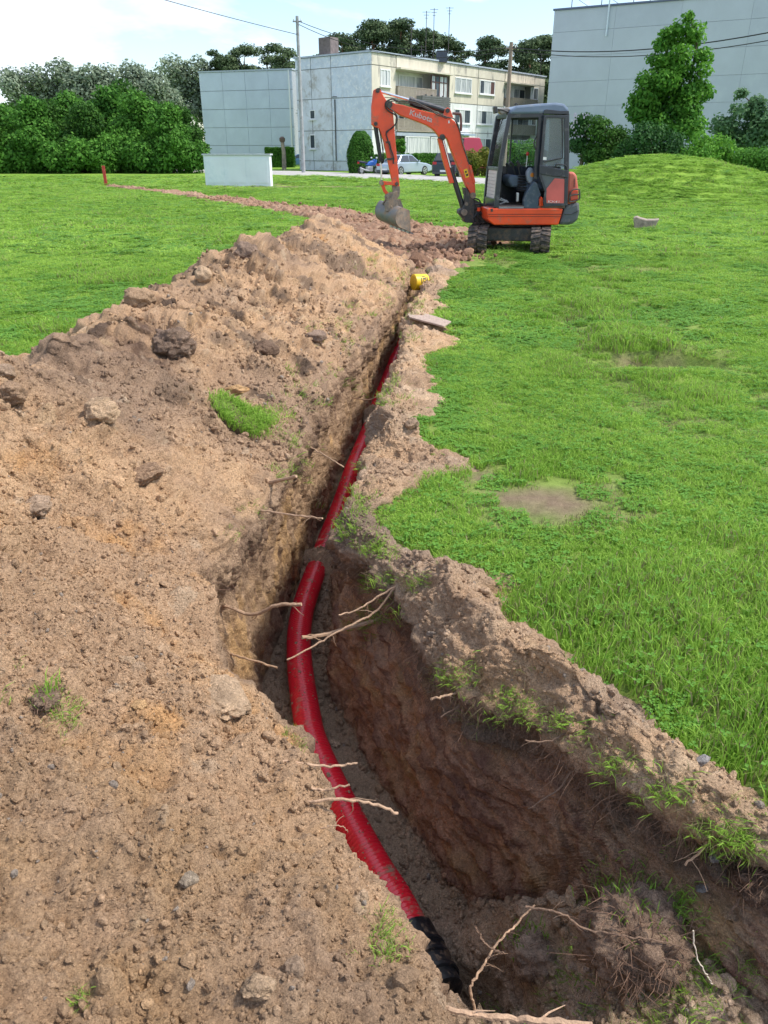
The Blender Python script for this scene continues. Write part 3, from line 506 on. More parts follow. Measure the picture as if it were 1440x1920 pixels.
# ------------------------------------------------------------------ crumbs and clods
def crumbs():
    vs = [clod_mesh(i, SOILI, 2 if i < 4 else 1) for i in range(8)]
    # crumbs weighted so that their density per picture area is even
    def pick(n, c0, c1, ylo, yhi, smin, smed, sig):
        lo, hi = np.searchsorted(YS, ylo), np.searchsorted(YS, yhi); r = NP.randint(lo, hi - 1, n); c = NP.randint(c0, c1, n); i = r * nx + c; k_ = NP.rand(n) < np.clip(.25 + .85 * rough[i], .2, 1); i = i[k_]; n = len(i); p = V[i] + (V[i + 1] - V[i]) * NP.rand(n, 1) + (V[i + nx] - V[i]) * NP.rand(n, 1)
        s = np.maximum(smin, np.exp(NP.normal(math.log(smed), sig, n))); return p, s, TINT[i]
    a = []
    c3_, c7_ = cut[3], cut[7]
    a.append(pick(60000, c3_, cL, .45, 4.4, .0018, .0031, .45)); a.append(pick(5000, c3_, cL, .45, 7, .0035, .0055, .5)); a.append(pick(600, c3_, cL, .6, 12, .010, .013, .35))
    a.append(pick(9000, c3_ - 20, cL, 3.5, 12, .006, .009, .45)); a.append(pick(14000, cR + 4, nx - 20, .8, 5, .0018, .0032, .5)); a.append(pick(2200, cR + 4, nx - 20, 1, 11, .005, .0075, .4)); a.append(pick(90, cR + 10, nx - 24, 1.2, 10, .011, .014, .3))
    a.append(pick(4500, cBL + 6, cBR - 6, .8, 4.6, .003, .006, .5)); a.append(pick(450, cBL + 12, cBR - 12, .9, 5, .010, .015, .35)); a.append(pick(900, cBR - 14, cBR + 4, .9, 6, .008, .014, .4))
    p = np.concatenate([q[0] for q in a]); s = np.concatenate([q[1] for q in a]); t = np.concatenate([q[2] for q in a]); n = len(s)
    t = t * NP.uniform(.8, 1.25, (n, 1)); g = NP.rand(n); t = np.where((g < .02)[:, None], np.array([[.38, .31, .25]]), t); t = np.where(((g > .035) & (g < .06))[:, None], np.array([[.46, .31, .19]]), t)
    p[:, 2] += s * .25
    keep = s < .028; p, s, t = p[keep], s[keep], t[keep]; n = len(s)
    vi = NP.randint(0, 4, n); vi = np.where(s < .006, NP.randint(4, 8, n), vi)
    scatter('soil_crumbs', vs, p, NP.uniform(0, 6.283, (n, 3)), s[:, None] * NP.uniform(.75, 1.25, (n, 3)), vi, t)
    # crumbs flung onto the grass and along the bare strip
    n = 1400; y = NP.uniform(12.6, 40, n) ** 1.0; q = []
    for i in range(n):
        j = rnd.randrange(3, len(CL) - 1); f = rnd.random(); a_, b_ = CL[j], CL[j + 1]; off = rnd.gauss(0, .8) * a_[2]; q.append((a_[0] * (1 - f) + b_[0] * f + off * .6, a_[1] * (1 - f) + b_[1] * f + off * .6))
    q = np.array(q); z = ground_z(q[:, 0], q[:, 1]) + .05; s = np.exp(NP.normal(math.log(.035), .45, n)); t = np.array([[.34, .2, .13]]) * NP.uniform(.7, 1.3, (n, 1))
    scatter('strip_clods', vs[:4], np.column_stack([q, z]), NP.uniform(0, 6.283, (n, 3)), s[:, None] * NP.uniform(.7, 1.2, (n, 3)), NP.randint(0, 4, n), t)
crumbs()

def big_clod(name, px, py, wpx, asp, label, cat, tint, seed, flat=.75, rz=0, sink=.3, group='large clods and stones in the dug soil', rough_=1.0):
    p, n = hit(px, py); dep = p.y * cP - (p.z - CH) * sP; w = wpx / F * dep / 2
    bm = bmesh.new(); bmesh.ops.create_icosphere(bm, subdivisions=5 if wpx > 55 else 4, radius=1); off = Vector((seed * 3.1, seed * 5.7, seed))
    planes = [Vector((rnd.gauss(0, 1), rnd.gauss(0, 1), rnd.gauss(0, 1))).normalized() for _ in range(9)]
    for v in bm.verts:
        q = v.co.normalized(); r = 1.0
        for pl in planes:
            dd = q.dot(pl)
            if dd > .2: r = min(r, .76 / dd)
        r *= 1 + (.18 * mnoise.noise(q * 2.2 + off) + .10 * mnoise.noise(q * 5 + off) + .06 * mnoise.noise(q * 12 + off) + .035 * mnoise.noise(q * 28 + off)) * rough_; v.co = Vector((q.x * w, q.y * w * asp, q.z * w * flat)) * r
    me = bpy.data.meshes.new(name); bm.to_mesh(me); bm.free(); me.materials.append(SOIL); me.polygons.foreach_set('use_smooth', [True] * len(me.polygons))
    a = me.attributes.new('tint', 'FLOAT_COLOR', 'POINT'); co = np.empty(len(me.vertices) * 3, np.float32); me.vertices.foreach_get('co', co); co = co.reshape(-1, 3); f = 1 + .25 * fbm(co + seed, 1.6 / w, 3, seed)[:, None]; c4_ = np.ones((len(co), 4), np.float32); c4_[:, :3] = np.array(tint) * f; a.data.foreach_set('color', c4_.ravel())
    o = add_obj(name, me); o.location = p + n * (w * flat * (1 - sink * 2)); o.rotation_euler = (rnd.uniform(-.2, .2) + -.25, rnd.uniform(-.2, .2), rz); return tag(o, label, cat, group)
TAN = (.56, .39, .25); BRN = (.43, .30, .205); DRK = (.30, .21, .155); ORG = (.58, .36, .18); GRY = (.36, .33, .31)
for a in [('soil_clod', 412, 1312, 120, 1.35, 'largest smooth tan clod, lying at the trench edge by the red duct', 'clod', TAN, 1, .55, .45, .42),
          ('soil_clod', 185, 782, 68, .8, 'blocky tan clod halfway up the heap, alone on the left slope', 'clod', TAN, 2, .8, .3, .3),
          ('soil_clod', 62, 950, 60, 1.3, 'oblong grey-brown clod low on the heap near the left picture edge', 'clod', BRN, 3, .6, .6, .35),
          ('soil_clod', 14, 706, 44, .9, 'small dark clod on the ridge of the heap at the left picture edge', 'clod', BRN, 4, .8, .2, .25),
          ('soil_clod', 12, 738, 62, .9, 'wide clod just under the ridge at the left picture edge', 'clod', (.38, .25, .16), 5, .7, .2, .3),
          ('soil_clod', 272, 895, 78, 1.1, 'broad flat brown clod in the middle of the heap slope', 'clod', (.34, .22, .14), 6, .55, .5, .42),
          ('soil_clod', 485, 1850, 66, .8, 'pale tan clod at the bottom edge of the photo', 'clod', TAN, 7, .6, .1, .25),
          ('soil_clod', 548, 1818, 44, 1.0, 'rounded tan clod right of the pale one at the bottom', 'clod', BRN, 8, .8, .4, .3),
          ('soil_clod', 355, 1657, 36, 1.0, 'small angular tan stone on the lower heap slope', 'stone', (.42, .33, .24), 9, .8, .4, .25),
          ('soil_clod', 255, 1326, 34, 1.2, 'narrow brown clod left of the largest tan clod', 'clod', ORG, 10, .6, .5, .25),
          ('soil_clod', 240, 1238, 44, .7, 'flat tan stone lying on the slope above the largest clod', 'stone', TAN, 11, .45, -.3, .3),
          ('soil_clod', 447, 738, 50, .8, 'orange-brown slab of clay just above the green sod', 'clod', ORG, 12, .45, -.3, .3),
          ('soil_clod', 452, 486, 56, .9, 'dark pointed clod standing up on the heap ridge', 'clod', DRK, 13, 1.0, .2, .3),
          ('soil_clod', 385, 520, 40, .9, 'light brown lump on the ridge left of the dark pointed clod', 'clod', TAN, 14, .8, .2, .35),
          ('soil_clod', 262, 563, 62, .9, 'broad crumbly lump forming the left peak of the ridge', 'clod', (.36, .24, .15), 15, .7, .2, .4),
          ('soil_clod', 1312, 1428, 34, .8, 'grey stone on the sandy bank at the right picture edge', 'stone', GRY, 16, .5, .2, .2),
          ('soil_clod', 772, 797, 30, .8, 'small clod on the sandy bank where it juts into the lawn', 'clod', BRN, 17, .7, .2, .25),
          ('soil_clod', 793, 800, 22, .9, 'darker clod beside the small one on the jutting bank', 'clod', DRK, 18, .7, .2, .25),
          ('soil_clod', 1240, 1312, 30, .8, 'reddish brown clod on the bank at the edge of the right lawn', 'clod', (.32, .18, .11), 19, .6, .2, .25),
          ('soil_clod', 590, 345 + 290, 44, .9, 'dark humus lump on the heap slope below the far ridge', 'clod', DRK, 20, .6, .2, .4),
          ('soil_clod', 500, 745 - 90, 52, 1.0, 'dark crumbly lump above the strip of fallen grass', 'clod', (.2, .13, .09), 21, .6, .2, .4),
          ('soil_clod', 1340, 1612, 24, .8, 'pale pebble stuck in the torn turf at lower right', 'stone', GRY, 22, .7, .2, .3),
          ('soil_clod', 1315, 1665, 30, .7, 'flat grey stone chip below the pale pebble', 'stone', GRY, 23, .4, .5, .2)]:
    big_clod(*a)

# ------------------------------------------------------------------ red corrugated duct
def spline(pts, n):
    P = [Vector(p) for p in pts]; P = [P[0] * 2 - P[1]] + P + [P[-1] * 2 - P[-2]]; out = []
    for i in range(1, len(P) - 2):
        for k in range(n):
            t = k / n; a, b, c, d = P[i - 1:i + 3]; out.append(.5 * ((2 * b) + (c - a) * t + (2 * a - 5 * b + 4 * c - d) * t * t + (3 * b - a - 3 * c + d) * t ** 3))
    out.append(P[-2]); return out
def duct():
    pz = [(778, 1764, -.86), (741, 1690, -.865), (698, 1620, -.87), (635, 1500, -.87), (590, 1400, -.87), (575, 1340, -.87), (561, 1230, -.87), (566, 1150, -.87), (592, 1070, -.87), (607, 1030, -.84), (638, 950, -.78), (662, 880, -.70), (690, 810, -.665), (712, 750, -.61), (735, 690, -.585), (752, 645, -.55)]
    P = [G(*p) for p in pz]; P.append(P[-1] + Vector((.05, .35, -.03))); sp_ = spline(P, 40)
    L = [0]
    for a, b in zip(sp_, sp_[1:]): L.append(L[-1] + (b - a).length)
    L = np.array(L); A = np.array([tuple(p) for p in sp_]); per = .0195; nr = int(L[-1] / per); s = []; rr = []
    for i in range(nr):
        for f, r in ((.0, .0585), (.22, .0685), (.48, .069), (.72, .0590)): s.append((i + f) * per); rr.append(r)
    s = np.array(s); X = np.stack([np.interp(s, L, A[:, k]) for k in range(3)], 1); T = np.gradient(X, axis=0); T /= np.linalg.norm(T, axis=1, keepdims=True)
    a = np.cross(T, [0, 0, 1]); a /= np.linalg.norm(a, axis=1, keepdims=True); b = np.cross(a, T); n = 28; th = np.arange(n) * 2 * np.pi / n
    Vv = X[:, None, :] + (a[:, None, :] * np.cos(th)[None, :, None] + b[:, None, :] * np.sin(th)[None, :, None]) * np.array(rr)[:, None, None]
    ii = np.arange(len(s) * n).reshape(len(s), n); jj = np.roll(ii, -1, axis=1); f = np.stack([ii[:-1], jj[:-1], jj[1:], ii[1:]], -1).reshape(-1, 4)
    cr = [clod_mesh(40 + i, SOILI, 1) for i in range(4)]; q_ = []; s_ = []
    for _ in range(380):
        k_ = int(len(s) * (rnd.random() ** 1.3 * .75)) if rnd.random() < .5 else min(len(s) - 1, max(0, int(len(s) * (rnd.choice((.03, .08, .19, .27, .44, .46, .52)) + rnd.gauss(0, .007))))); an = rnd.gauss(1.57, .55); d_ = a[k_] * math.cos(an) + b[k_] * math.sin(an) * (1 if b[k_][2] > 0 else -1); q_.append(X[k_] + d_ * .069); s_.append(math.exp(rnd.gauss(math.log(.0028), .5)))
    s_ = np.array(s_); scatter('duct_crumbs', cr, q_, NP.uniform(0, 6.28, (len(s_), 3)), s_[:, None] * NP.uniform(.8, 1.3, (len(s_), 3)), NP.randint(0, 4, len(s_)), np.tile([[.60, .42, .28]], (len(s_), 1)))
    RED = mat('red_duct', (.86, .02, .042), .30, .12, 4, dirt=(.42, .27, .18), dirt_amt=.2, dscale=11, coat=.3)
    root = empty('corrugated_duct', X[0], 0, 'red corrugated cable duct snaking along the trench floor, black coupling on its near end', 'duct')
    o = add_obj('pipe', np_mesh('pipe', Vv.reshape(-1, 3) - X[0], f, RED), root)
    BLK = mat('black_sleeve', (.012, .014, .018), .38, .3, 20, dirt=(.30, .2, .13), dirt_amt=.32, dscale=14, bump=.15)
    d = (Vector(X[0]) - Vector(X[12])).normalized(); p = Vector((0, 0, 0)); m = MB(); dn = (d + Vector((0, 0, -.03))).normalized()
    m.tube([p - d * .03, p - d * .028, p + d * .05, p + d * .055, p + dn * .065, p + dn * .205], [.074, .082, .082, .086, .081, .081], 28); m.build('coupling', BLK, root, True)
    
    for t_ in (.048, .088, .15): m = MB(); m.tube([p + d * t_, p + d * (t_ + .003), p + d * (t_ + .015), p + d * (t_ + .018)], [.080, .089, .089, .080], 28); m.build('coupling_ring', BLK, root, True)
duct()

# ------------------------------------------------------------------ roots
def root_path(pts, n=6, jit=.0016):
    s = spline(pts, n); return [p + Vector((rnd.gauss(0, jit), rnd.gauss(0, jit), rnd.gauss(0, jit))) if 0 < i < len(s) - 1 else p for i, p in enumerate(s)]
def root(px, dy, r0, r1, label, m=ROOT, twigs=3, group='cut roots sticking out of the trench walls', start_y=None, knob=True):
    p0, n = hit(*px[0]); pts = [p0 - n * .03, p0]; y = p0.y
    for (x, yy), d in zip(px[1:], dy): y += d; pts.append(AY(x, yy, y))
    path = root_path(pts); k = len(path); b = MB(); rr = [(r0 + (r1 - r0) * i / (k - 1)) * (1 + rnd.uniform(-.14, .14)) for i in range(k)]
    b.tube(path, rr, 7); o = b.build('root', m, None, True); tag(o, label, 'root', group)
    for _ in range(twigs):
        i = rnd.randrange(2, k - 1); q = path[i]; d = Vector((rnd.gauss(0, 1), rnd.gauss(0, .6), rnd.gauss(-.3, .8))).normalized(); l = rnd.uniform(.03, .09); t = MB(); r = rr[i] * .35
        t.tube([q, q + d * l * .4, q + d * l * .7 + Vector((0, 0, -.01)), q + d * l + Vector((rnd.uniform(-.02, .02), 0, -.02))], [r, r * .8, r * .6, r * .3], 5); t.build('twig', m, o, True)
    return o
for a in [([(415, 1133), (470, 1152), (520, 1135), (565, 1133)], (-.06, -.05, -.04), .009, .0075, 'thick forked root reaching from the left wall over the duct', ROOTP, 6),
          ([(712, 1162), (650, 1178), (600, 1192), (566, 1195)], (-.07, -.06, -.04), .010, .0085, 'thickest root poking from the right wall across the red duct', ROOTP, 3),
          ([(742, 1102), (700, 1150), (640, 1180), (590, 1210), (538, 1237)], (-.05, -.06, -.05, -.05), .0055, .003, 'long thin root crossing over the duct below the thickest root', ROOTP, 5),
          ([(745, 1098), (700, 1125), (665, 1145), (635, 1153)], (-.03, -.03, -.03), .005, .003, 'thin root ending short above the thickest root', ROOTP, 2),
          ([(430, 1226), (465, 1236), (520, 1252)], (-.05, -.05), .006, .005, 'straight root from the left wall below the forked root', ROOTP, 2),
          ([(488, 958), (545, 965), (605, 972)], (-.10, -.10), .006, .004, 'thin root spanning most of the trench where it narrows', ROOTP, 4),
          ([(506, 906), (530, 899), (556, 893)], (-.06, -.06), .011, .009, 'stubby thick root on the left lip above the spanning root', ROOTP, 1),
          ([(530, 1427), (600, 1436), (635, 1436), (670, 1431)], (.0, .0, .01), .0042, .003, 'upper of the pale roots sticking over the duct from the near heap edge', ROOTP, 3),
          ([(575, 1475), (605, 1482), (655, 1471)], (.0, .0), .004, .003, 'short pale root between the two longer ones at the near heap edge', ROOTP, 1),
          ([(575, 1502), (640, 1500), (700, 1508), (746, 1525)], (.0, .0, .0), .0045, .004, 'longest pale root over the duct from the near heap edge', ROOTP, 2),
          ([(600, 1552), (640, 1548), (652, 1560)], (.0, .0), .002, .0012, 'hair-thin root under the longest pale root', ROOTP, 2),
          ([(582, 838), (612, 856), (645, 876)], (-.1, -.1), .005, .004, 'thin root slanting down from the left lip in the far half', ROOTP, 1),
          ([(660, 745), (690, 750), (710, 742)], (-.2, -.1), .006, .004, 'faint root in front of the duct where it goes out of sight', ROOTP, 2),
          ([(858, 1298), (835, 1305), (808, 1311)], (-.02, -.02), .005, .0045, 'short horizontal root under the torn right lip', ROOTP, 1),
          ([(885, 1285), (868, 1315), (826, 1345)], (-.02, -.02), .005, .002, 'crooked root hanging from the torn right lip', ROOT, 5),
          ([(698, 1180), (694, 1212), (682, 1245)], (-.02, .0), .004, .002, 'small root hanging straight down at the bend of the right wall', ROOT, 0),
          ([(1075, 1442), (1045, 1480), (990, 1516)], (-.02, -.01), .004, .002, 'thin root lying diagonally on the dark right wall', ROOT, 1),
          ([(1060, 1375), (1030, 1390), (985, 1388)], (-.02, -.02), .003, .002, 'wispy root under the lip near the clump of weeds', ROOT, 2),
          ([(1330, 1545), (1318, 1590), (1285, 1622)], (-.02, -.01), .005, .003, 'pale forked root at the torn turf on the right edge', ROOTP, 4),
          ([(1290, 1608), (1325, 1612), (1352, 1600)], (-.02, .0), .004, .003, 'root lying level beside the pale pebble', ROOT, 1),
          ([(840, 1893), (900, 1905), (960, 1908), (1020, 1915), (1110, 1925)], (.0, .0, -.01, -.01), .005, .008, 'thick root lying across the bottom edge of the photo', ROOTP, 4)]:
    root(*a)
# the tall bent stick in the fill at the near end
def free_root(pts, r0, r1, label, m=ROOT, tw=3, group='roots tangled in the fill at the near end'):
    path = root_path(pts, 8, .0016); k = len(path); rr = [(r0 + (r1 - r0) * i / (k - 1)) * rnd.uniform(.88, 1.12) for i in range(k)]; b = MB(); b.tube(path, rr, 8); o = b.build('root', m, None, True); tag(o, label, 'root', group)
    for _ in range(tw):
        i = rnd.randrange(2, k - 1); q = path[i]; d = Vector((rnd.gauss(0, 1), rnd.gauss(0, .5), rnd.gauss(.1, .7))).normalized(); l = rnd.uniform(.03, .08); t = MB(); r = rr[i] * .35
        t.tube([q, q + d * l * .5 + Vector((0, 0, .006)), q + d * l], [r, r * .7, r * .3], 5); t.build('twig', m, o, True)
h0 = G(890, 1893, -.48); h1 = hit(905, 1790)[0]
free_root([h0, AY(884, 1850, h0.y + .02), AY(905, 1812, h0.y + .06), AY(935, 1765, h0.y + .11), AY(965, 1735, h0.y + .15), AY(1003, 1697, h0.y + .18)], .0040, .0025, 'tall bent stick leaning up out of the fill left of the root ball', ROOTP, 5)
free_root([AY(893, 1740, h0.y + .12), AY(905, 1765, h0.y + .1), AY(925, 1780, h0.y + .08), AY(945, 1788, h0.y + .07)], .003, .0025, 'short twig crossing behind the tall bent stick', ROOT, 3)
yy = G(1100, 1742, -.30).y
free_root([AY(985, 1700, yy), AY(1050, 1712, yy - .02), AY(1100, 1742, yy - .03), AY(1170, 1755, yy - .06), AY(1240, 1765, yy - .07), AY(1290, 1782, yy - .08)], .0032, .002, 'dark root draped over the front of the root ball', ROOT, 6)
free_root([AY(1300, 1745, yy - .08), AY(1305, 1790, yy - .1), AY(1320, 1820, yy - .12), AY(1336, 1845, yy - .13)], .002, .0015, 'white hair-thin root right of the root ball', mat('root_white', (.6, .52, .42), .7), 0)
free_root([AY(1440, 1640, yy + .05), AY(1405, 1655, yy + .03), AY(1385, 1690, yy), AY(1368, 1712, yy - .01)], .005, .003, 'brown root coming in from the right picture edge', ROOT, 6)
# root balls
def root_ball(px, py, wpx, label, hairs, tf, seed, flat=.8, tint=DRK, asp=.9):
    p, n = hit(px, py); dep = p.y * cP - (p.z - CH) * sP; w = wpx / F * dep / 2; base = empty('root_ball', p, 0, label, 'root ball', 'root balls torn out with the soil')
    bm = bmesh.new(); bmesh.ops.create_icosphere(bm, subdivisions=5, radius=1); off = Vector((seed, seed * 2, 0))
    for v in bm.verts:
        q = v.co.normalized(); r = 1 + .3 * mnoise.noise(q * 1.5 + off) + .18 * mnoise.noise(q * 4 + off) + .1 * mnoise.noise(q * 9 + off) + .07 * mnoise.noise(q * 20 + off); v.co = Vector((q.x, q.y * asp, q.z * flat)) * r * w
    me = bpy.data.meshes.new('soil_ball'); bm.to_mesh(me); bm.free(); me.materials.append(SOIL); me.polygons.foreach_set('use_smooth', [True] * len(me.polygons)); a = me.attributes.new('tint', 'FLOAT_COLOR', 'POINT')
    co = np.empty(len(me.vertices) * 3, np.float32); me.vertices.foreach_get('co', co); co = co.reshape(-1, 3); f = 1 + .3 * fbm(co + seed, 3 / w, 3, seed)[:, None]; c4_ = np.ones((len(co), 4), np.float32); c4_[:, :3] = np.array(tint) * f; a.data.foreach_set('color', c4_.ravel())
    o = add_obj('soil_ball', me, base); o.location.z = w * flat * .35
    b = MB()
    for _ in range(hairs):
        q = Vector((rnd.gauss(0, 1), rnd.gauss(-.3, 1), rnd.gauss(.1, 1))).normalized(); s = Vector((q.x, q.y * asp, q.z * flat)) * w * .95 + Vector((0, 0, w * flat * .35)); t = Vector((rnd.gauss(0, 1), rnd.gauss(0, 1), rnd.gauss(-.2, 1))); l = rnd.uniform(.15, .5) * w
        r = rnd.choice((.0006, .0009, .0013)) * (1 + w * 2); m_ = s + q * l * .25 + t * l * .3; e = s + q * l * rnd.uniform(.1, .5) + t * l * .75 + Vector((0, 0, -.2 * l)); b.tube([s, m_, e], [r, r * .8, r * .4], 4, False)
    rt = b.build('root_hair', ROOTD, base); rt['kind'] = 'stuff'
    if tf:
        g = MB()
        for _ in range(tf):
            x, y = rnd.gauss(.1, .55) * w, rnd.gauss(.35, .45) * w; h = rnd.uniform(.03, .07); a = rnd.uniform(0, 6.28); z = w * flat * max(.2, 1.25 - (x * x + y * y) / w / w * .7); dx, dy = math.cos(a) * h * .6, math.sin(a) * h * .6; wx = .0015
            g.add([(x - wx, y, z - .01), (x + wx, y, z - .01), (x + dx * .4 + wx, y + dy * .4, z + h * .6), (x + dx * .4 - wx, y + dy * .4, z + h * .6), (x + dx, y + dy, z + h * .8)], [(0, 1, 2), (0, 2, 3), (3, 2, 4)])
        t = g.build('grass', GRASS, base); t['kind'] = 'stuff'
root_ball(1185, 1775, 190, 'biggest root ball, bristling with rootlets in the fill at lower right', 620, 120, 3, .85, (.30, .205, .145))
root_ball(1000, 1800, 110, 'smaller root ball left of the biggest one in the fill', 200, 70, 5, .8, (.44, .31, .225))
root_ball(326, 655, 78, 'dark matted root ball below the ridge of the long heap', 200, 0, 7, .7, (.26, .18, .13))
root_ball(85, 1315, 58, 'small matted sod ball near the left picture edge with sparse grass', 90, 20, 9, .5, (.26, .18, .125))
root_ball(1415, 1660, 90, 'dark root ball at the right picture edge under the torn turf', 260, 10, 11, .8, (.14, .09, .065))
# rootlets fringing both lips
def fringe():
    b = MB()
    def hair(p, d, l, r):
        m_ = p + d * l * .5 + Vector((rnd.gauss(0, .2), rnd.gauss(0, .2), 0)) * l; e = p + d * l * .8 + Vector((rnd.gauss(0, .25), rnd.gauss(0, .2), -.45)) * l; b.tube([p, m_, e], [r, r * .7, r * .35], 4, False)
    for _ in range(1500):
        r = int(np.searchsorted(YS, 1.35 + 2.3 * rnd.random() ** 1.2)); c = cR - rnd.randrange(1, 34); p = Vector(V[r * nx + c].tolist()); hair(p, Vector((rnd.gauss(-.6, .4), rnd.gauss(-.5, .4), rnd.gauss(-.5, .4))).normalized(), rnd.choice((.02, .03, .04, .07, .10)), rnd.choice((.0005, .0007, .001, .0013)))
    for _ in range(520):
        r = int(np.searchsorted(YS, rnd.uniform(2.3, 6.5))); c = cL + rnd.randrange(0, 36); p = Vector(V[r * nx + c].tolist()); hair(p, Vector((rnd.gauss(.6, .4), rnd.gauss(-.4, .5), rnd.gauss(-.3, .4))).normalized(), rnd.choice((.02, .03, .05, .08)), rnd.choice((.0007, .001, .0015)))
    for _ in range(420):
        r = int(np.searchsorted(YS, rnd.uniform(1.0, 2.0))); c = rnd.randrange(cBL + 20, cR - 10); p = Vector(V[r * nx + c].tolist()); hair(p, Vector((rnd.gauss(-.2, .8), rnd.gauss(-.6, .5), rnd.gauss(.3, .5))).normalized(), rnd.choice((.02, .03, .05, .07)), rnd.choice((.0005, .0007, .001)))
    tag(b.build('root_fringe', ROOTD), kind='stuff')
fringe()
# green sod on the heap
def sod():
    p, n = hit(458, 788); base = empty('grass_sod', p, 0, 'bright green piece of sod lying on the slope of the heap', 'sod')
    m = MB(); pts = []
    ex = []
    for px, py in [(399, 750), (418, 745), (440, 757), (462, 768), (488, 784), (508, 796), (500, 814), (480, 824), (458, 816), (436, 806), (418, 790), (404, 772)]:
        q, _ = hit(px, py); ex.append(q + Vector((0, 0, .02)) - p)
    m.prism([q - Vector((0, 0, .06)) for q in ex], ex); o = m.build('sod_soil', mat('sod_earth', (.13, .085, .055), .95, .3, 30, bump=.8), base)
    g = MB(); cen = sum(ex, Vector()) / len(ex)
    for _ in range(2200):
        i = rnd.randrange(len(ex)); a, b, = ex[i], ex[(i + 1) % len(ex)]; u_, v_ = rnd.random(), rnd.random()
        if u_ + v_ > 1: u_, v_ = 1 - u_, 1 - v_
        pass
        jj_ = rnd.gauss(1.04, .09); q = cen + (a - cen) * u_ * jj_ + (b - cen) * v_ * jj_; h = rnd.uniform(.02, .075) * rnd.uniform(.6, 1.3); an = rnd.uniform(0, 6.28); dx, dy = math.cos(an) * h * .7 + .02, math.sin(an) * h * .7 - .02; w = .002; wx, wy = -math.sin(an) * w, math.cos(an) * w
        g.add([q + Vector((-wx, -wy, -.01)), q + Vector((wx, wy, -.01)), q + Vector((dx * .4 + wx, dy * .4 + wy, h * .55)), q + Vector((dx * .4 - wx, dy * .4 - wy, h * .55)), q + Vector((dx, dy, h * .7))], [(0, 1, 2), (0, 2, 3), (3, 2, 4)])
    t = g.build('grass', GRASS, base); t['kind'] = 'stuff'
sod()
# flat stone slab lying over the bank, broken concrete on the lawn, yellow canister, marker stake
def slab():
    z = .115; out = [G(x, y, z) for x, y in [(764, 588), (790, 586), (812, 591), (846, 602), (832, 611), (806, 604), (790, 600), (768, 594)]]
    m = MB(); m.prism([p - Vector((0, 0, .018)) for p in out], out); tag(m.build('stone_slab', mat('slab_stone', (.40, .30, .24), .9, .2, 25, bump=.7, bscale=50), None, bevel=.004), 'flat broken slab lying across the bank beside the far trench', 'slab')
slab()
def chunk():
    a = G(1188, 430, 0); y = a.y; zg = float(ground_z(a.x, y)); m = MB()
    prof = [(1187, 410), (1193, 408), (1200, 411), (1212, 414), (1224, 414), (1236, 413), (1232, 420), (1226, 432), (1196, 433), (1189, 431)]; f = [AY(px, py, y) for px, py in prof]
    b = [p + Vector((.12, .36, 0)) for p in f]; m.prism(f, b); o = m.build('concrete_chunk', mat('old_concrete', (.30, .245, .20), .92, .3, 9, bump=.9, bscale=20), None, bevel=.02); tag(o, 'broken piece of concrete ring lying alone on the lawn right of the excavator', 'concrete block')
    o.location.z += min(0, zg - min(p.z for p in f)) + .02 if True else 0
chunk()
def canister():
    YEL = mat('yellow_plastic', (.80, .50, .015), .45, .08, 6, dirt=(.35, .22, .1), dirt_amt=.12, dscale=9); p = AY(787, 529, 10.75); base = empty('yellow_canister', p, 0, 'yellow cylinder with dark markings wedged in the far end of the trench', 'canister')
    m = MB(); ax = Vector((.9, .42, -.05)).normalized(); m.tube([-ax * .1, -ax * .096, ax * .09, ax * .1], [.1, .107, .107, .1], 28); m.build('body', YEL, base, True)
    m = MB(); m.tube([-ax * .105, -ax * .098], [.088, .094], 28); m.build('end_rim', mat('yellow_dark', (.55, .33, .01), .5), base, True)
    K = mat('black_print', (.02, .02, .02), .6); m = MB(); s = ax.cross(Vector((0, 0, 1))).normalized(); s = s if s.y < 0 else -s; up = ax.cross(s) * -1; up = up if up.z > 0 else -up
    for (u0, w_, a0, a1) in [(-.03, .014, .25, .8), (.0, .03, .62, .8), (.0, .012, .2, .6), (.035, .014, .1, .85), (.055, .03, .1, .25), (.06, .012, .3, .9), (-.01, .05, .92, 1.02)]:
        rows = []
        for k in range(6):
            an = -.35 + (a0 + (a1 - a0) * k / 5) * 1.3; d = s * math.cos(an) + up * math.sin(an); rows.append([ax * u0 + d * .1085, ax * (u0 + w_) + d * .1085])
        m.add([q for r in rows for q in r], [(2 * k, 2 * k + 1, 2 * k + 3, 2 * k + 2) for k in range(5)])
    m.build('printed_mark', K, base)
canister()
def stake():
    p = G(199, 347, 0); base = empty('marker_stake', p, 0, 'short red stake leaning at the start of the bare soil strip, far left', 'stake'); RW = mat('stake_red', (.5, .05, .04), .7, .2, 8, dirt=(.5, .36, .3), dirt_amt=.25); top = AY(193, 310, p.y) - p
    m = MB(); m.box(top / 2 + Vector((0, 0, -.02)), (.16, .05, top.length), Vector((0, 0, 1)).rotation_difference(top).to_matrix()); m.build('post', RW, base, bevel=.008)
stake()

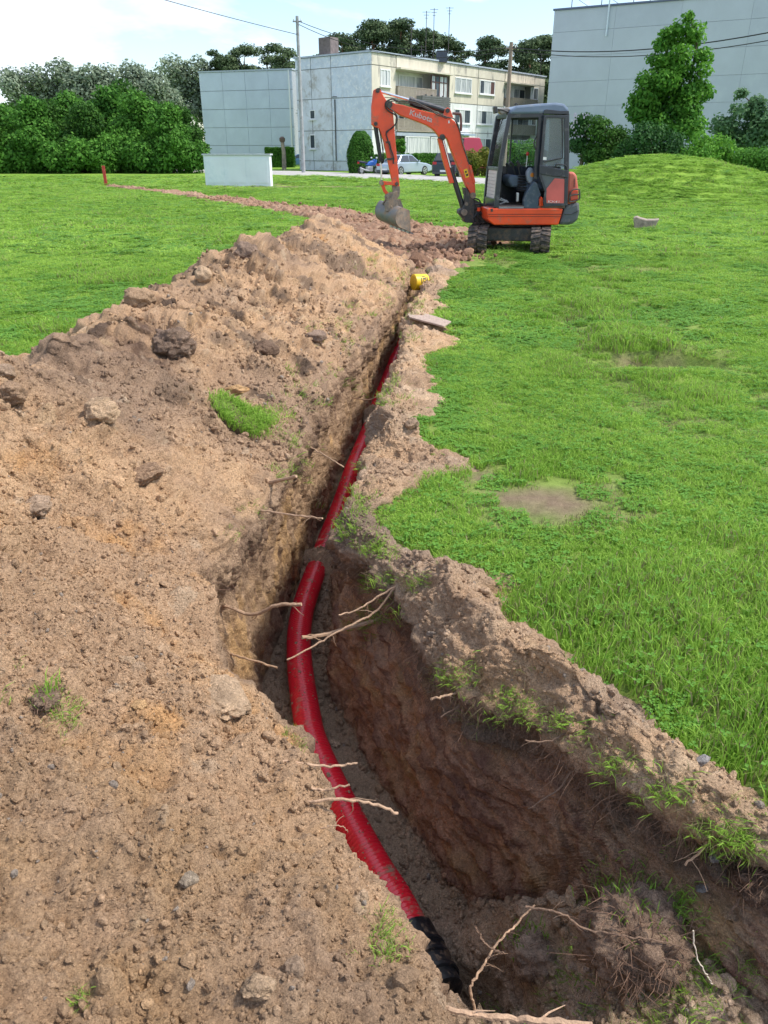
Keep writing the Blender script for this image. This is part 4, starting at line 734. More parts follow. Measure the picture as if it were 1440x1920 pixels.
# ------------------------------------------------------------------ mini excavator
ORG_ = mat('machine_orange', (.78, .072, .015), .36, .10, 5, dirt=(.34, .15, .09), dirt_amt=.22, dscale=7, coat=.25)
ORGF = mat('machine_orange_faded', (.58, .13, .085), .5, .12, 5, dirt=(.38, .2, .14), dirt_amt=.2, dscale=6)
CABB = mat('cab_blue_black', (.016, .022, .034), .34, .25, 5, dirt=(.12, .12, .12), dirt_amt=.24, dscale=8, coat=.3)
ROOFM = mat('cab_roof', (.13, .18, .26), .42, .15, 4, dirt=(.25, .27, .29), dirt_amt=.2, dscale=5, coat=.2)
STEEL = mat('steel_dark', (.055, .055, .055), .55, .3, 10, metal=.3, dirt=(.20, .14, .10), dirt_amt=.45, dscale=9, bump=.1)
BUCK = mat('bucket_steel', (.20, .20, .20), .5, .25, 6, metal=.3, dirt=(.30, .20, .13), dirt_amt=.55, dscale=6, bump=.2)
MUD = mat('muddy_casting', (.20, .17, .14), .85, .35, 12, dirt=(.34, .24, .16), dirt_amt=.6, dscale=10, bump=.4)
CHR = mat('chrome_rod', (.7, .7, .72), .2, .05, 5, metal=1)
BLKC = mat('cylinder_black', (.025, .027, .032), .33, .3, 8, dirt=(.14, .11, .09), dirt_amt=.2, dscale=10, coat=.2)
RUB = mat('track_rubber', (.05, .045, .042), .8, .3, 12, dirt=(.23, .16, .115), dirt_amt=.5, dscale=12, bump=.3)
CWT = mat('counterweight_grey', (.075, .085, .095), .5, .25, 4, dirt=(.22, .2, .18), dirt_amt=.4, dscale=7)
HOSE = mat('hose_black', (.02, .02, .022), .5, .2, 8)
GLS = glass('cab_glass', (.95, .98, .98), .04); GLSD = glass('door_glass', (.6, .68, .73), .3)
EO = Vector((2.30, 14.85, 0)); EY = R(5.0); EXC = empty('mini_excavator', EO, EY, 'orange mini excavator parked across the trench line with its boom raised', 'excavator')
ud = Vector((math.cos(EY), math.sin(EY), 0)); vd = Vector((-math.sin(EY), math.cos(EY), 0))
def E(px, py, v0=0.0):
    d = ray(px, py); t = (v0 - (Vector((0, 0, CH)) - EO).dot(vd)) / d.dot(vd); w = Vector((0, 0, CH)) + d * t - EO; return Vector((w.dot(ud), v0, w.z))
def A1(x, y, v0=0.0): return E(680 + x / 6, 150 + y / 6, v0)
def A2(x, y, v0=0.0): return E(860 + x / 6, 180 + y / 6, v0)
def plate(m, pts, v0, v1, cv=A1, vt=None):
    a = [cv(x, y, v0 if vt is None else vt) for x, y in pts]; return m.prism([Vector((p.x, v0, p.z)) for p in a], [Vector((p.x, v1, p.z)) for p in a])
def pin(m, x, y, r, v0, v1, cv=A1, n=16):
    p = cv(x, y, v0); return m.tube([(p.x, v0, p.z), (p.x, v1, p.z)], r, n)
def ex(m, name, mt, par=None, smooth=False, bevel=0): return m.build(name, mt, par or EXC, smooth, bevel)
def pins(L_, mt, par):
    for a in L_: m = MB(); pin(m, *a); ex(m, 'pivot_pin', mt, par, True)
# boom
m = MB(); plate(m, [(310, 235), (370, 268), (450, 280), (520, 300), (640, 335), (780, 370), (905, 392), (985, 425), (1040, 470), (1075, 530), (1110, 640), (1135, 740), (1175, 880), (1215, 1000), (1262, 1130), (1272, 1275), (1235, 1305), (1205, 1270), (1165, 1195), (1110, 1060), (1050, 920), (990, 770), (955, 670), (905, 612), (868, 648), (828, 592), (790, 552), (720, 508), (560, 445), (430, 400), (345, 345), (285, 315), (270, 270)], -.085, .085)
boom = ex(m, 'boom', ORG_, bevel=.012)
m = MB(); plate(m, [(905, 405), (925, 325), (955, 308), (985, 325), (1020, 420), (960, 432)], -.07, -.045); plate(m, [(905, 405), (925, 325), (955, 308), (985, 325), (1020, 420), (960, 432)], .045, .07); ex(m, 'cylinder_bracket', ORG_, boom, bevel=.006)
pins([(958, 345, .035, -.09, .09), (300, 275, .055, -.12, .12), (897, 640, .045, -.12, .12)], STEEL, boom)
m = MB(); plate(m, [(1140, 1210), (1215, 1280), (1255, 1300), (1255, 1360), (1215, 1300), (1150, 1290)], -.1, .1); ex(m, 'boom_foot', STEEL, boom)
for (x0, y0, x1, y1) in [(1195, 950, 1255, 1170)]:
    m = MB(); plate(m, [(x0, y0), (x0 + 30, y0 + 10), (x1 + 15, y1 - 20), (x1 + 5, y1), (x1 - 10, y1 - 10)], -.11, -.09); ex(m, 'hose_guard', ORG_, boom, bevel=.004)
m = MB(); plate(m, [(1135, 1010), (1175, 995), (1198, 1090), (1158, 1103)], -.0875, -.0865); ex(m, 'warning_sticker', mat('sticker_yellow', (.85, .52, .02), .5, .03), boom)
m = MB(); plate(m, [(1150, 1025), (1168, 1020), (1172, 1042), (1154, 1046)], -.0885, -.0878); plate(m, [(1157, 1052), (1170, 1060), (1186, 1050), (1186, 1078), (1166, 1082)], -.0885, -.0878); ex(m, 'sticker_mark', mat('sticker_black', (.02, .02, .02), .5, .03), boom)
m = MB(); plate(m, [(965, 455), (975, 452), (982, 485), (960, 487)], -.0875, -.0865); ex(m, 'small_sticker', mat('sticker_white', (.75, .75, .72), .5, .03), boom)
def lettering(txt, p0, p1, h, par, name, cv=A1, v=-.0875, col=(.82, .8, .78), bold=.012, xs=1.0):
    cu = bpy.data.curves.new(name, 'FONT'); cu.body = txt; cu.size = 1; cu.offset = bold; cu.extrude = .002; cu.resolution_u = 3; o = bpy.data.objects.new('tmp', cu); C.objects.link(o)
    me = bpy.data.meshes.new_from_object(o.evaluated_get(bpy.context.evaluated_depsgraph_get())); bpy.data.objects.remove(o); me.name = name
    a, b = cv(*p0, v), cv(*p1, v); d = (b - a); L = d.length; d.normalize(); up = Vector((-d.z, 0, d.x)); xsz = max(q.co.x for q in me.vertices); hs = h
    for q in me.vertices: c = q.co.copy(); q.co = a + d * (c.x / xsz * L) + up * (c.y * hs) + Vector((0, -abs(c.z) * .5, 0))
    me.materials.clear(); me.materials.append(mat('letter_white', (.8, .79, .77), .5, .04)); return add_obj(name, me, par)
lettering('Kubota', (520, 388), (778, 478), .118, boom, 'lettering', bold=.022)
# arm
m = MB(); plate(m, [(122, 112), (168, 90), (205, 115), (235, 180), (268, 228), (340, 330), (352, 480), (360, 560), (372, 720), (392, 920), (412, 1150), (418, 1240), (352, 1245), (330, 1140), (282, 905), (232, 682), (205, 600), (185, 545), (132, 528), (100, 500), (98, 300)], -.065, .065)
arm = ex(m, 'arm', ORG_, bevel=.01)
pins([(170, 118, .036, -.085, .085), (148, 492, .032, -.085, .085), (385, 1168, .032, -.1, .1)], STEEL, arm)
m = MB(); plate(m, [(335, 1190), (418, 1195), (422, 1262), (345, 1265)], -.068, .068); ex(m, 'arm_tip', MUD, arm)
for (x, y) in [(285, 700), (300, 890), (340, 885)]:
    m = MB(); plate(m, [(x - 25, y - 12), (x + 18, y - 10), (x + 18, y + 12), (x - 25, y + 10)], -.085, -.066); ex(m, 'hose_clip', STEEL, arm)
# cylinders: (name, body from, body to, rod to, radii)
def cyl(name, a, b, c, rb, rr, v=0.0, cv=A1, guard=None):
    a, b, c = [cv(*q, v) for q in (a, b, c)]; m = MB(); d = (b - a).normalized(); m.tube([a, b - d * .06, b - d * .058, b], [rb, rb, rb * 1.12, rb * 1.12], 20); o = ex(m, name, BLKC, None, True); m = MB(); m.tube([b, c], rr, 14); ex(m, 'rod', CHR, o, True); m = MB(); m.tube([(c.x, v - rb, c.z), (c.x, v + rb, c.z)], rb * .95, 14); ex(m, 'rod_eye', STEEL, o, True); return o
ac = cyl('arm_cylinder', (925, 345), (520, 222), (178, 125), .047, .021, 0)
cyl('bucket_cylinder', (140, 500), (205, 925), (213, 1150), .036, .015, -.0)
bc = cyl('boom_cylinder', (1145, 1490), (985, 985), (895, 650), .047, .023, 0)
m = MB(); plate(m, [(848, 655), (885, 660), (940, 860), (1030, 1155), (985, 1165), (900, 880)], -.065, .065); ex(m, 'cylinder_guard', ORG_, bc, bevel=.006)
# hoses along boom and arm
def hose(pts, r, v, name='hose', par=None, cv=A1, mt=None):
    p = spline([cv(x, y, v) for x, y in pts], 6); m = MB(); m.tube(p, r, 7); return ex(m, name, mt or HOSE, par, True)
hose([(400, 235), (330, 215), (262, 250), (262, 315), (310, 360), (372, 400), (382, 470), (330, 540), (268, 585), (275, 650), (300, 720)], .012, -.10)
hose([(420, 245), (350, 235), (285, 260), (290, 310), (340, 345), (385, 410), (375, 490), (300, 560), (262, 610)], .009, -.115)
hose([(300, 690), (320, 780), (345, 860), (345, 945)], .012, -.08); hose([(290, 700), (305, 780), (330, 870)], .008, -.09, mt=STEEL)
hose([(165, 540), (180, 700), (195, 860), (215, 910), (235, 880)], .013, -.05); hose([(185, 545), (215, 700), (232, 850), (232, 925), (205, 935)], .011, -.03)
hose([(370, 240), (560, 240), (700, 300), (850, 375), (960, 420), (1040, 445), (1090, 560), (1120, 700), (1160, 830)], .010, -.10, mt=STEEL); hose([(400, 260), (560, 262), (690, 310), (840, 388), (950, 432)], .008, -.105)
hose([(530, 270), (600, 300), (720, 330), (800, 350)], .02, .05); hose([(1050, 470), (1100, 600), (1130, 720), (1170, 860), (1200, 960)], .009, -.09, mt=STEEL)
hose([(1010, 375), (1060, 378), (1095, 382), (1105, 420), (1108, 500), (1105, 575)], .022, .12, 'lamp_hose_pipe', mt=mat('rusty_pipe', (.10, .055, .05), .6, .3, 10))
# bucket link
m = MB(); plate(m, [(205, 1135), (400, 1150), (400, 1185), (215, 1180)], -.09, -.07); plate(m, [(205, 1135), (400, 1150), (400, 1185), (215, 1180)], .07, .09); l1 = ex(m, 'link', ORG_, bevel=.004)
m = MB(); plate(m, [(200, 1160), (245, 1175), (260, 1230), (310, 1290), (285, 1320), (235, 1260)], -.06, .06); ex(m, 'link', ORG_, bevel=.006)
pins([(215, 1160, .036, -.1, .1), (285, 1300, .034, -.1, .1)], MUD, l1)
m = MB(); plate(m, [(262, 1285), (330, 1262), (420, 1245), (418, 1300), (390, 1340), (385, 1410), (420, 1450), (390, 1490), (262, 1480), (250, 1400), (275, 1360), (248, 1330)], -.075, .075); ex(m, 'quick_coupler', MUD, bevel=.012)
# bucket: a curved shell, its width turned half towards the viewer
def bucket():
    c0 = A1(425, 1420, -.14); Wd = Vector((-.62, .76, .17)).normalized(); Pd = Vector((.78, .62, 0)).normalized(); Zd = Vector((0, 0, 1)); sc = 1 / 6 / 107.0
    prof = [(540, 1470), (470, 1440), (420, 1432), (380, 1475), (360, 1530), (368, 1590), (400, 1635), (455, 1662), (520, 1690), (560, 1712)]
    P = [c0 + Pd * ((x - 425) * sc * 1.25) + Zd * ((1420 - y) * sc) for x, y in prof]; P = spline(P, 3); wd = .52; m = MB(); n = len(P); th = .014
    cc = sum(P, Vector()) / n; inn = [p + (cc - p).normalized() * th for p in P]
    o_ = P + inn[::-1]; m.prism(o_, [p + Wd * wd for p in o_]); b = ex(m, 'bucket', BUCK, None, True)
    for k in (-.012, wd): m = MB(); q = [p + Wd * k for p in P]; m.prism(q, [p + Wd * .012 for p in q]); ex(m, 'side_plate', MUD, b)
    for k in range(5):
        w = .02 + k * (wd - .09) / 4; e = P[-1] + Wd * w; m = MB(); a = [e + Zd * .02 - Pd * .03, e + Wd * .06 + Zd * .02 - Pd * .03, e + Wd * .06 - Zd * .02 - Pd * .03, e - Zd * .02 - Pd * .03]; t = e + Pd * .10 - Zd * .035; m.prism(a, [t + Zd * .006, t + Wd * .055 + Zd * .006, t + Wd * .055 - Zd * .006, t - Zd * .006]); ex(m, 'tooth', mat('tooth_steel', (.42, .42, .43), .35, .15, 9, metal=.6), b)
    for k in (.14, .36):
        m = MB(); a = [P[0] + Wd * k, P[3] + Wd * k, P[8] + Wd * k, P[8] + Wd * k + Zd * .03 - Pd * .03, P[4] + Wd * k + Zd * .10 - Pd * .03, P[2] + Wd * k + Zd * .13]; m.prism(a, [q + Wd * .02 for q in a]); ex(m, 'bucket_ear', MUD, b)
bucket()
# swing bracket
m = MB(); plate(m, [(1170, 1210), (1215, 1290), (1250, 1310), (1265, 1400), (1262, 1610), (1150, 1605), (1135, 1560), (1080, 1500), (1085, 1465), (1130, 1440), (1150, 1390), (1160, 1300)], -.12, .12); sw = ex(m, 'swing_bracket', STEEL, bevel=.015)
pins([(1145, 1490, .055, -.15, .15), (1245, 1300, .05, -.15, .15), (1170, 1395, .03, -.14, .14)], MUD, sw)
m = MB(); plate(m, [(1255, 1340), (1330, 1380), (1400, 1400), (1420, 1600), (1255, 1600)], -.10, .22); ex(m, 'swing_post', STEEL, bevel=.02)
for pts, v in [([(1250, 1330), (1310, 1350), (1330, 1420), (1290, 1480), (1260, 1540)], -.14), ([(1255, 1400), (1340, 1400), (1350, 1480), (1290, 1530), (1330, 1590)], -.16), ([(1260, 1450), (1320, 1440), (1380, 1470), (1390, 1540)], -.13), ([(1240, 1560), (1300, 1500), (1370, 1520), (1400, 1580)], -.17)]: hose(pts, .014, v, par=sw)
m = MB(); m.box(A1(1305, 1455, -.18), (.05, .05, .06)); ex(m, 'valve_block', ORG_, sw)
# turntable house
def x2(pts, v0, v1, name, mt, par=None, bevel=.01, smooth=False): m = MB(); plate(m, pts, v0, v1, A2); return ex(m, name, mt, par, smooth, bevel)
v = -.66
sk = x2([(318, 1262), (1178, 1268), (1150, 1370), (1122, 1452), (400, 1452), (335, 1400)], v, .66, 'house_skirt', ORG_, bevel=.02)
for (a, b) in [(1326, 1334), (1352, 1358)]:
    x2([(335, a), (1158, a), (1156, b), (335, b)], v - .004, v + .003, 'skirt_groove_shade', mat('groove_shadow_strip', (.20, .02, .008), .6, .1), sk, 0)  # thin dark strip, the groove's shade put into its colour
x2([(360, 1268), (386, 1268), (386, 1302), (362, 1302)], v - .004, v + .002, 'skirt_plate', STEEL, sk, 0)
cw = x2([(1185, 1272), (1215, 1225), (1300, 1205), (1362, 1190), (1368, 1300), (1345, 1400), (1290, 1440), (1240, 1452), (1126, 1452), (1155, 1370)], v + .02, .64, 'counterweight', CWT, bevel=.05)
m = MB(); p = [A2(1190, 1330, v), A2(1270, 1330, v), A2(1350, 1290, v)]; m.tube([q + Vector((0, .015, 0)) for q in p], .008, 6); ex(m, 'counterweight_seam', BLKC, cw)
hd = x2([(1232, 855), (1300, 852), (1335, 900), (1352, 1040), (1350, 1188), (1222, 1228), (1225, 1000)], v + .04, .62, 'engine_hood', ORGF, bevel=.035)
m = MB(); m.tube([A2(1303, 930, v + .035), A2(1300, 1030, v + .035)], .006, 6); ex(m, 'hood_seam', BLKC, hd)
for pts in [[(1245, 1180), (1255, 1100), (1290, 1055), (1360, 1050)], [(1245, 1125), (1300, 1110), (1358, 1108)], [(1245, 1190), (1300, 1185), (1358, 1160)], [(1358, 1050), (1362, 1110), (1358, 1160)]]: hose(pts, .013, v - .01, 'lamp_guard_bar', hd, A2, STEEL)
x2([(1262, 1070), (1345, 1062), (1345, 1160), (1258, 1178)], v + .01, v + .05, 'tail_lamp', mat('lamp_red_orange', (.60, .06, .02), .3, .1, 6, coat=.5), hd)
# cab
cab = empty('cab', (0, 0, 0)); cab.parent = EXC
vn_, vf = -.65, .30
x2([(572, 205), (590, 150), (655, 108), (860, 88), (1100, 74), (1190, 88), (1238, 140), (1250, 205), (960, 200)], vn_ - .02, vf + .03, 'roof', ROOFM, cab, .035)
x2([(985, 150), (1150, 168), (1240, 165), (1245, 205), (960, 200), (960, 160)], vn_ - .03, vn_ - .015, 'roof_edge', CABB, cab, .004)
def barp(name, pts, v0, v1, mt=CABB, bevel=.008): return x2(pts, v0, v1, name, mt, cab, bevel)
barp('front_pillar', [(556, 195), (604, 190), (560, 420), (500, 760), (452, 1255), (398, 1255), (425, 980), (452, 760)], vn_, vn_ + .07)
fp = [(556, 195), (604, 190), (560, 420), (500, 760), (452, 1255), (398, 1255), (425, 980), (452, 760)]
a = [A2(x, y, vn_) for x, y in fp]; m = MB(); m.prism([Vector((p.x, vf - .07, p.z)) for p in a], [Vector((p.x, vf, p.z)) for p in a]); ex(m, 'front_pillar', CABB, cab, bevel=.008)
def across(name, q0, q1, mt=CABB, v0=None, v1=None, par=None):      # a rail running across the cab front
    p, q = A2(*q0, vn_), A2(*q1, vn_); m = MB(); m.bb(min(p.x, q.x), vn_ + .05 if v0 is None else v0, min(p.z, q.z), max(p.x, q.x), vf - .05 if v1 is None else v1, max(p.z, q.z)); return ex(m, name, mt, par or cab, bevel=.005)
across('top_rail', (560, 190), (600, 240)); across('mid_rail', (452, 800), (490, 840)); across('lower_front_panel', (412, 1160), (450, 1258)); across('rear_top_rail', (1195, 195), (1240, 240))
# front glass panes (slanted, between the front pillars) and the taped lower pane
def fpane(name, top, bot, mt, off=.0): 
    p, q = A2(*top, vn_), A2(*bot, vn_); m = MB(); m.prism([Vector((p.x + off, vn_ + .06, p.z)), Vector((q.x + off, vn_ + .06, q.z)), Vector((q.x + off + .008, vn_ + .06, q.z)), Vector((p.x + off + .008, vn_ + .06, p.z))], [Vector((p.x + off, vf - .06, p.z)), Vector((q.x + off, vf - .06, q.z)), Vector((q.x + off + .008, vf - .06, q.z)), Vector((p.x + off + .008, vf - .06, p.z))]); return ex(m, name, mt, cab)
fpane('windscreen', (580, 235), (470, 805), GLS)
lp, lq = A2(462, 842, vn_), A2(430, 1160, vn_)
fb = fpane('lower_front_backing', (470, 840), (435, 1165), mat('foam_white', (.62, .62, .58), .8, .1, 20))
TILE = mat('foam_tile', (.66, .66, .61), .75, .10, 30)
for r_ in range(8):
    for c_ in range(5):
        t0, t1 = r_ / 8 + .008, (r_ + 1) / 8 - .008; y0_, y1_ = vn_ + .10 + c_ * .148, vn_ + .10 + (c_ + 1) * .148 - .012; a, b = lp.lerp(lq, t0), lp.lerp(lq, t1); m = MB()
        m.prism([Vector((a.x - .012, y0_, a.z)), Vector((b.x - .012, y0_, b.z)), Vector((b.x + .004, y0_, b.z)), Vector((a.x + .004, y0_, a.z))], [Vector((a.x - .012, y1_, a.z)), Vector((b.x - .012, y1_, b.z)), Vector((b.x + .004, y1_, b.z)), Vector((a.x + .004, y1_, a.z))]); ex(m, 'tile', TILE, fb)
barp('middle_pillar', [(903, 200), (958, 200), (918, 760), (900, 900), (880, 945), (850, 930), (862, 760)], vn_, vn_ + .08)
x2([(590, 188), (905, 180), (960, 195), (960, 225), (905, 245), (700, 247), (590, 250)], vn_ + .002, vn_ + .06, 'side_top_rail', CABB, cab, .006)
barp('rear_pillar', [(1200, 200), (1248, 200), (1244, 850), (1215, 1235), (1185, 1235), (1200, 850)], vn_ + .01, vn_ + .09)
a = [A2(x, y, vn_) for x, y in [(1200, 200), (1248, 200), (1244, 850), (1215, 1235), (1185, 1235), (1200, 850)]]; m = MB(); m.prism([Vector((p.x, vf - .07, p.z)) for p in a], [Vector((p.x, vf, p.z)) for p in a]); ex(m, 'rear_pillar', CABB, cab)
# far side: sill wall, window bars and glass
p0, p1 = A2(470, 800, vn_), A2(1215, 1258, vn_); m = MB(); m.bb(p0.x, vf - .03, p1.z, p1.x, vf, p0.z); ex(m, 'side_wall', CABB, cab)
q0, q1 = A2(560, 235, vn_), A2(1215, 800, vn_); m = MB(); m.bb(q0.x, vf - .02, q1.z, q1.x, vf - .014, q0.z); ex(m, 'side_window', GLS, cab)
q = A2(715, 800, vn_).x; m = MB(); m.bb(q - .012, vf - .035, p0.z, q + .012, vf, A2(700, 215, vn_).z); ex(m, 'window_bar', CABB, cab)
q = A2(560, 205, vn_); q2 = A2(1230, 245, vn_); m = MB(); m.bb(q.x, vf - .05, q2.z, q2.x, vf, q.z); ex(m, 'side_top_rail', CABB, cab)
m = MB(); q = A2(1205, 240, vn_); q2 = A2(1215, 800, vn_); m.bb(q.x, vn_ + .08, q2.z, q.x + .008, vf - .08, q.z); ex(m, 'rear_window', GLSD, cab); m = MB(); q3 = A2(1215, 1258, vn_); m.bb(q.x - .02, vn_ + .05, q3.z, q.x + .01, vf - .05, q2.z); ex(m, 'rear_wall', CABB, cab)
# floor, step sill, seat, console, levers
m = MB(); a, b = A2(420, 1262, vn_), A2(1200, 1240, vn_); m.bb(a.x, vn_ + .01, a.z - .01, b.x, vf - .03, a.z + .035); ex(m, 'cab_floor', mat('floor_mat_dusty', (.17, .12, .10), .9, .3, 14), cab)
m = MB(); a = A2(450, 1258, vn_); b = A2(730, 1262, vn_); m.bb(a.x, vn_ - .01, a.z - .012, b.x, vn_ + .03, a.z + .015); ex(m, 'door_sill', mat('sill_grey', (.22, .23, .24), .5, .2), cab, bevel=.003)
SEATM = mat('seat_grey_blue', (.10, .13, .18), .7, .25, 6); BOOT = mat('rubber_boot', (.02, .02, .022), .6, .2, 8)
m = MB(); plate(m, [(560, 905), (610, 885), (700, 900), (740, 930), (700, 1020), (600, 1030), (562, 960)], -.38, .12, A2); ex(m, 'console', SEATM, cab, True, .03)
m = MB(); p = A2(790, 1010, -.3); m.box(p + Vector((.06, .1, -.02)), (.50, .46, .14)); st_ = ex(m, 'seat', SEATM, cab, True, .05); m = MB(); p = A2(900, 800, -.3); m.box(p + Vector((.05, .1, .0)), (.13, .44, .55)); ex(m, 'backrest', SEATM, st_, True, .05)
m = MB(); plate(m, [(770, 850), (800, 805), (835, 805), (850, 870), (845, 950), (815, 995), (780, 970), (765, 910)], -.52, -.40, A2); arr = ex(m, 'armrest', mat('armrest_grey', (.22, .26, .32), .6, .2, 8), cab, True, .03)
m = MB(); p = A2(828, 888, -.525); m.tube([(p.x, -.525, p.z), (p.x, -.515, p.z)], .035, 14); ex(m, 'orange_sticker', mat('sticker_orange', (.7, .25, .03), .5), arr, True)
for k in range(6): m = MB(); p = A2(712, 900 + k * 32, -.42); m.tube([p + Vector((0, 0, .012)), p, p - Vector((0, 0, .012))], [.055 + k * .004, .072 + k * .004, .055 + k * .004], 16); ex(m, 'bellows_ring', BOOT, cab, True)
hose([(690, 890), (680, 840), (665, 780), (655, 740)], .012, -.42, 'control_lever', cab, A2); hose([(655, 735), (675, 760), (688, 795)], .024, -.42, 'lever_grip', cab, A2)
hose([(640, 890), (620, 830), (600, 780)], .012, -.3, 'control_lever', cab, A2); hose([(578, 745), (600, 765), (618, 800)], .024, -.3, 'lever_grip', cab, A2)
hose([(545, 880), (540, 820), (535, 770)], .012, -.1, 'control_lever', cab, A2); hose([(530, 765), (550, 770), (555, 800)], .02, -.1, 'lever_grip', cab, A2)
hose([(760, 800), (768, 720), (772, 650)], .008, -.45, 'dozer_lever', cab, A2, mat('lever_pale', (.6, .6, .58), .4)); m = MB(); p = A2(775, 650, -.45); m.tube([p - Vector((0, 0, .03)), p, p + Vector((0, 0, .03))], [.015, .03, .015], 12); ex(m, 'red_knob', mat('knob_red', (.5, .04, .03), .4), cab, True)
m = MB(); plate(m, [(655, 1085), (680, 1090), (676, 1185), (652, 1190)], -.5, -.44, A2); ex(m, 'white_bottle', mat('bottle_white', (.6, .6, .58), .5), cab, True, .01)
for a, b in [((455, 1165), (560, 1195)), ((470, 1150), (545, 1180)), ((460, 1215), (540, 1185))]: hose([a, ((a[0] + b[0]) / 2, (a[1] + b[1]) / 2 + 3), b], .012, -.5, 'foot_pedal', cab, A2, mat('pedal_metal', (.3, .3, .3), .5))
hose([(880, 455), (862, 480), (850, 520), (852, 570), (872, 610)], .012, vn_ - .01, 'grab_handle', cab, A2)
x2([(735, 1268), (730, 1180), (760, 1080), (850, 955), (885, 985), (930, 1120), (905, 1150), (898, 1275)], vn_ + .0, vn_ + .12, 'side_cover', mat('cover_blue_grey', (.045, .07, .105), .45, .2, 6, dirt=(.15, .16, .17), dirt_amt=.3, dscale=12), cab, .02)
x2([(905, 1272), (905, 1165), (928, 1130), (946, 1150), (950, 1272)], vn_ + .01, vn_ + .10, 'orange_corner', ORG_, cab, .01)
# headboard fittings: work lamp, mirror, eye bolt
hose([(560, 185), (500, 160), (440, 150)], .012, vn_ + .1, 'lamp_bracket', cab, A2); x2([(395, 118), (438, 115), (445, 190), (405, 200)], vn_ + .05, vn_ + .17, 'work_lamp', BLKC, cab, .012)
x2([(455, 140), (560, 125), (590, 150), (540, 195), (480, 210), (450, 175)], vn_ + .10, vn_ + .24, 'mirror', mat('mirror_grey', (.25, .23, .21), .35, .2, 6), cab, .02); hose([(632, 105), (640, 88), (655, 90), (658, 105)], .009, 0, 'lifting_eye', cab, A2)
m = MB(); p = A2(430, 570, vn_ + .02); m.tube([p + Vector((0, 0, -.03)), p + Vector((0, 0, .03))], .028, 12); ex(m, 'knob', BLKC, cab, True)
hose([(500, 250), (470, 330), (440, 420)], .008, vn_ + .3, 'wiper', cab, A2)
# folded-open door
dr = empty('door', (0, 0, 0)); dr.parent = EXC; dr['label'] = 'cab door folded fully open against the side'; vd0, vd1 = vn_ - .085, vn_ - .05
def ringp(outer, inner, v0, v1, name, mt, par):
    o = [A2(x, y, v0) for x, y in outer]; i = [A2(x, y, v0) for x, y in inner]; n = len(o); vs = []; 
    for vv in (v0, v1): vs += [Vector((p.x, vv, p.z)) for p in o] + [Vector((p.x, vv, p.z)) for p in i]
    fs = []
    for k in range(n):
        j = (k + 1) % n; fs += [(k, j, n + j, n + k), (2 * n + j, 2 * n + k, 3 * n + k, 3 * n + j), (j, k, 2 * n + k, 2 * n + j), (n + k, n + j, 3 * n + j, 3 * n + k)]
    m = MB(); m.add(vs, fs); return ex(m, name, mt, par, bevel=.006)
ringp([(962, 212), (1238, 216), (1240, 800), (1225, 1232), (962, 1252), (950, 1200), (968, 1080), (905, 900), (915, 760)], [(992, 246), (1188, 250), (1192, 780), (1186, 1208), (992, 1208), (984, 1150), (992, 1062), (942, 900), (945, 770)], vd0, vd1, 'door_frame', CABB, dr)
x2([(990, 244), (1190, 248), (1178, 690), (1168, 700), (950, 745), (945, 730)], vd0 + .012, vd0 + .02, 'door_glass', GLSD, dr, 0)
x2([(942, 742), (1175, 695), (1200, 690), (1195, 800), (930, 790)], vd0 + .014, vd0 + .022, 'lower_glass', GLSD, dr, 0)
x2([(908, 775), (1235, 838), (1232, 918), (1060, 905), (908, 875)], vd0 - .01, vd1, 'lock_band', CABB, dr, .008)
x2([(918, 880), (1190, 922), (1186, 1208), (990, 1208), (985, 1150), (993, 1060)], vd0 + .014, vd0 + .022, 'lower_pane', mat('pane_grey_plastic', (.07, .09, .10), .25, .15, 6, coat=.4), dr, 0)
rp_ = x2([(1082, 925), (1192, 935), (1184, 1206), (990, 1204), (986, 1140), (975, 1062)], vd0 + .004, vd0 + .012, 'red_panel', mat('panel_faded_red', (.56, .10, .085), .4, .1, 5, coat=.3), dr, 0)
lettering('KX41', (1000, 1200), (1130, 1204), .055, rp_, 'lettering', A2, vd0 + .0025, bold=.01)
hose([(1095, 800), (1095, 778), (1110, 770), (1190, 778), (1215, 800), (1222, 835)], .010, vd0 - .03, 'door_handle', dr, A2)
hose([(960, 740), (1050, 722), (1165, 698)], .010, vd0 - .005, 'window_rubber', dr, A2); hose([(1165, 250), (1172, 480), (1168, 698)], .008, vd0 - .003, 'window_rubber', dr, A2)
x2([(946, 685), (988, 688), (988, 720), (944, 720)], vd0 + .006, vd0 + .011, 'white_label', mat('sticker_white', (.75, .75, .72)), dr, 0)
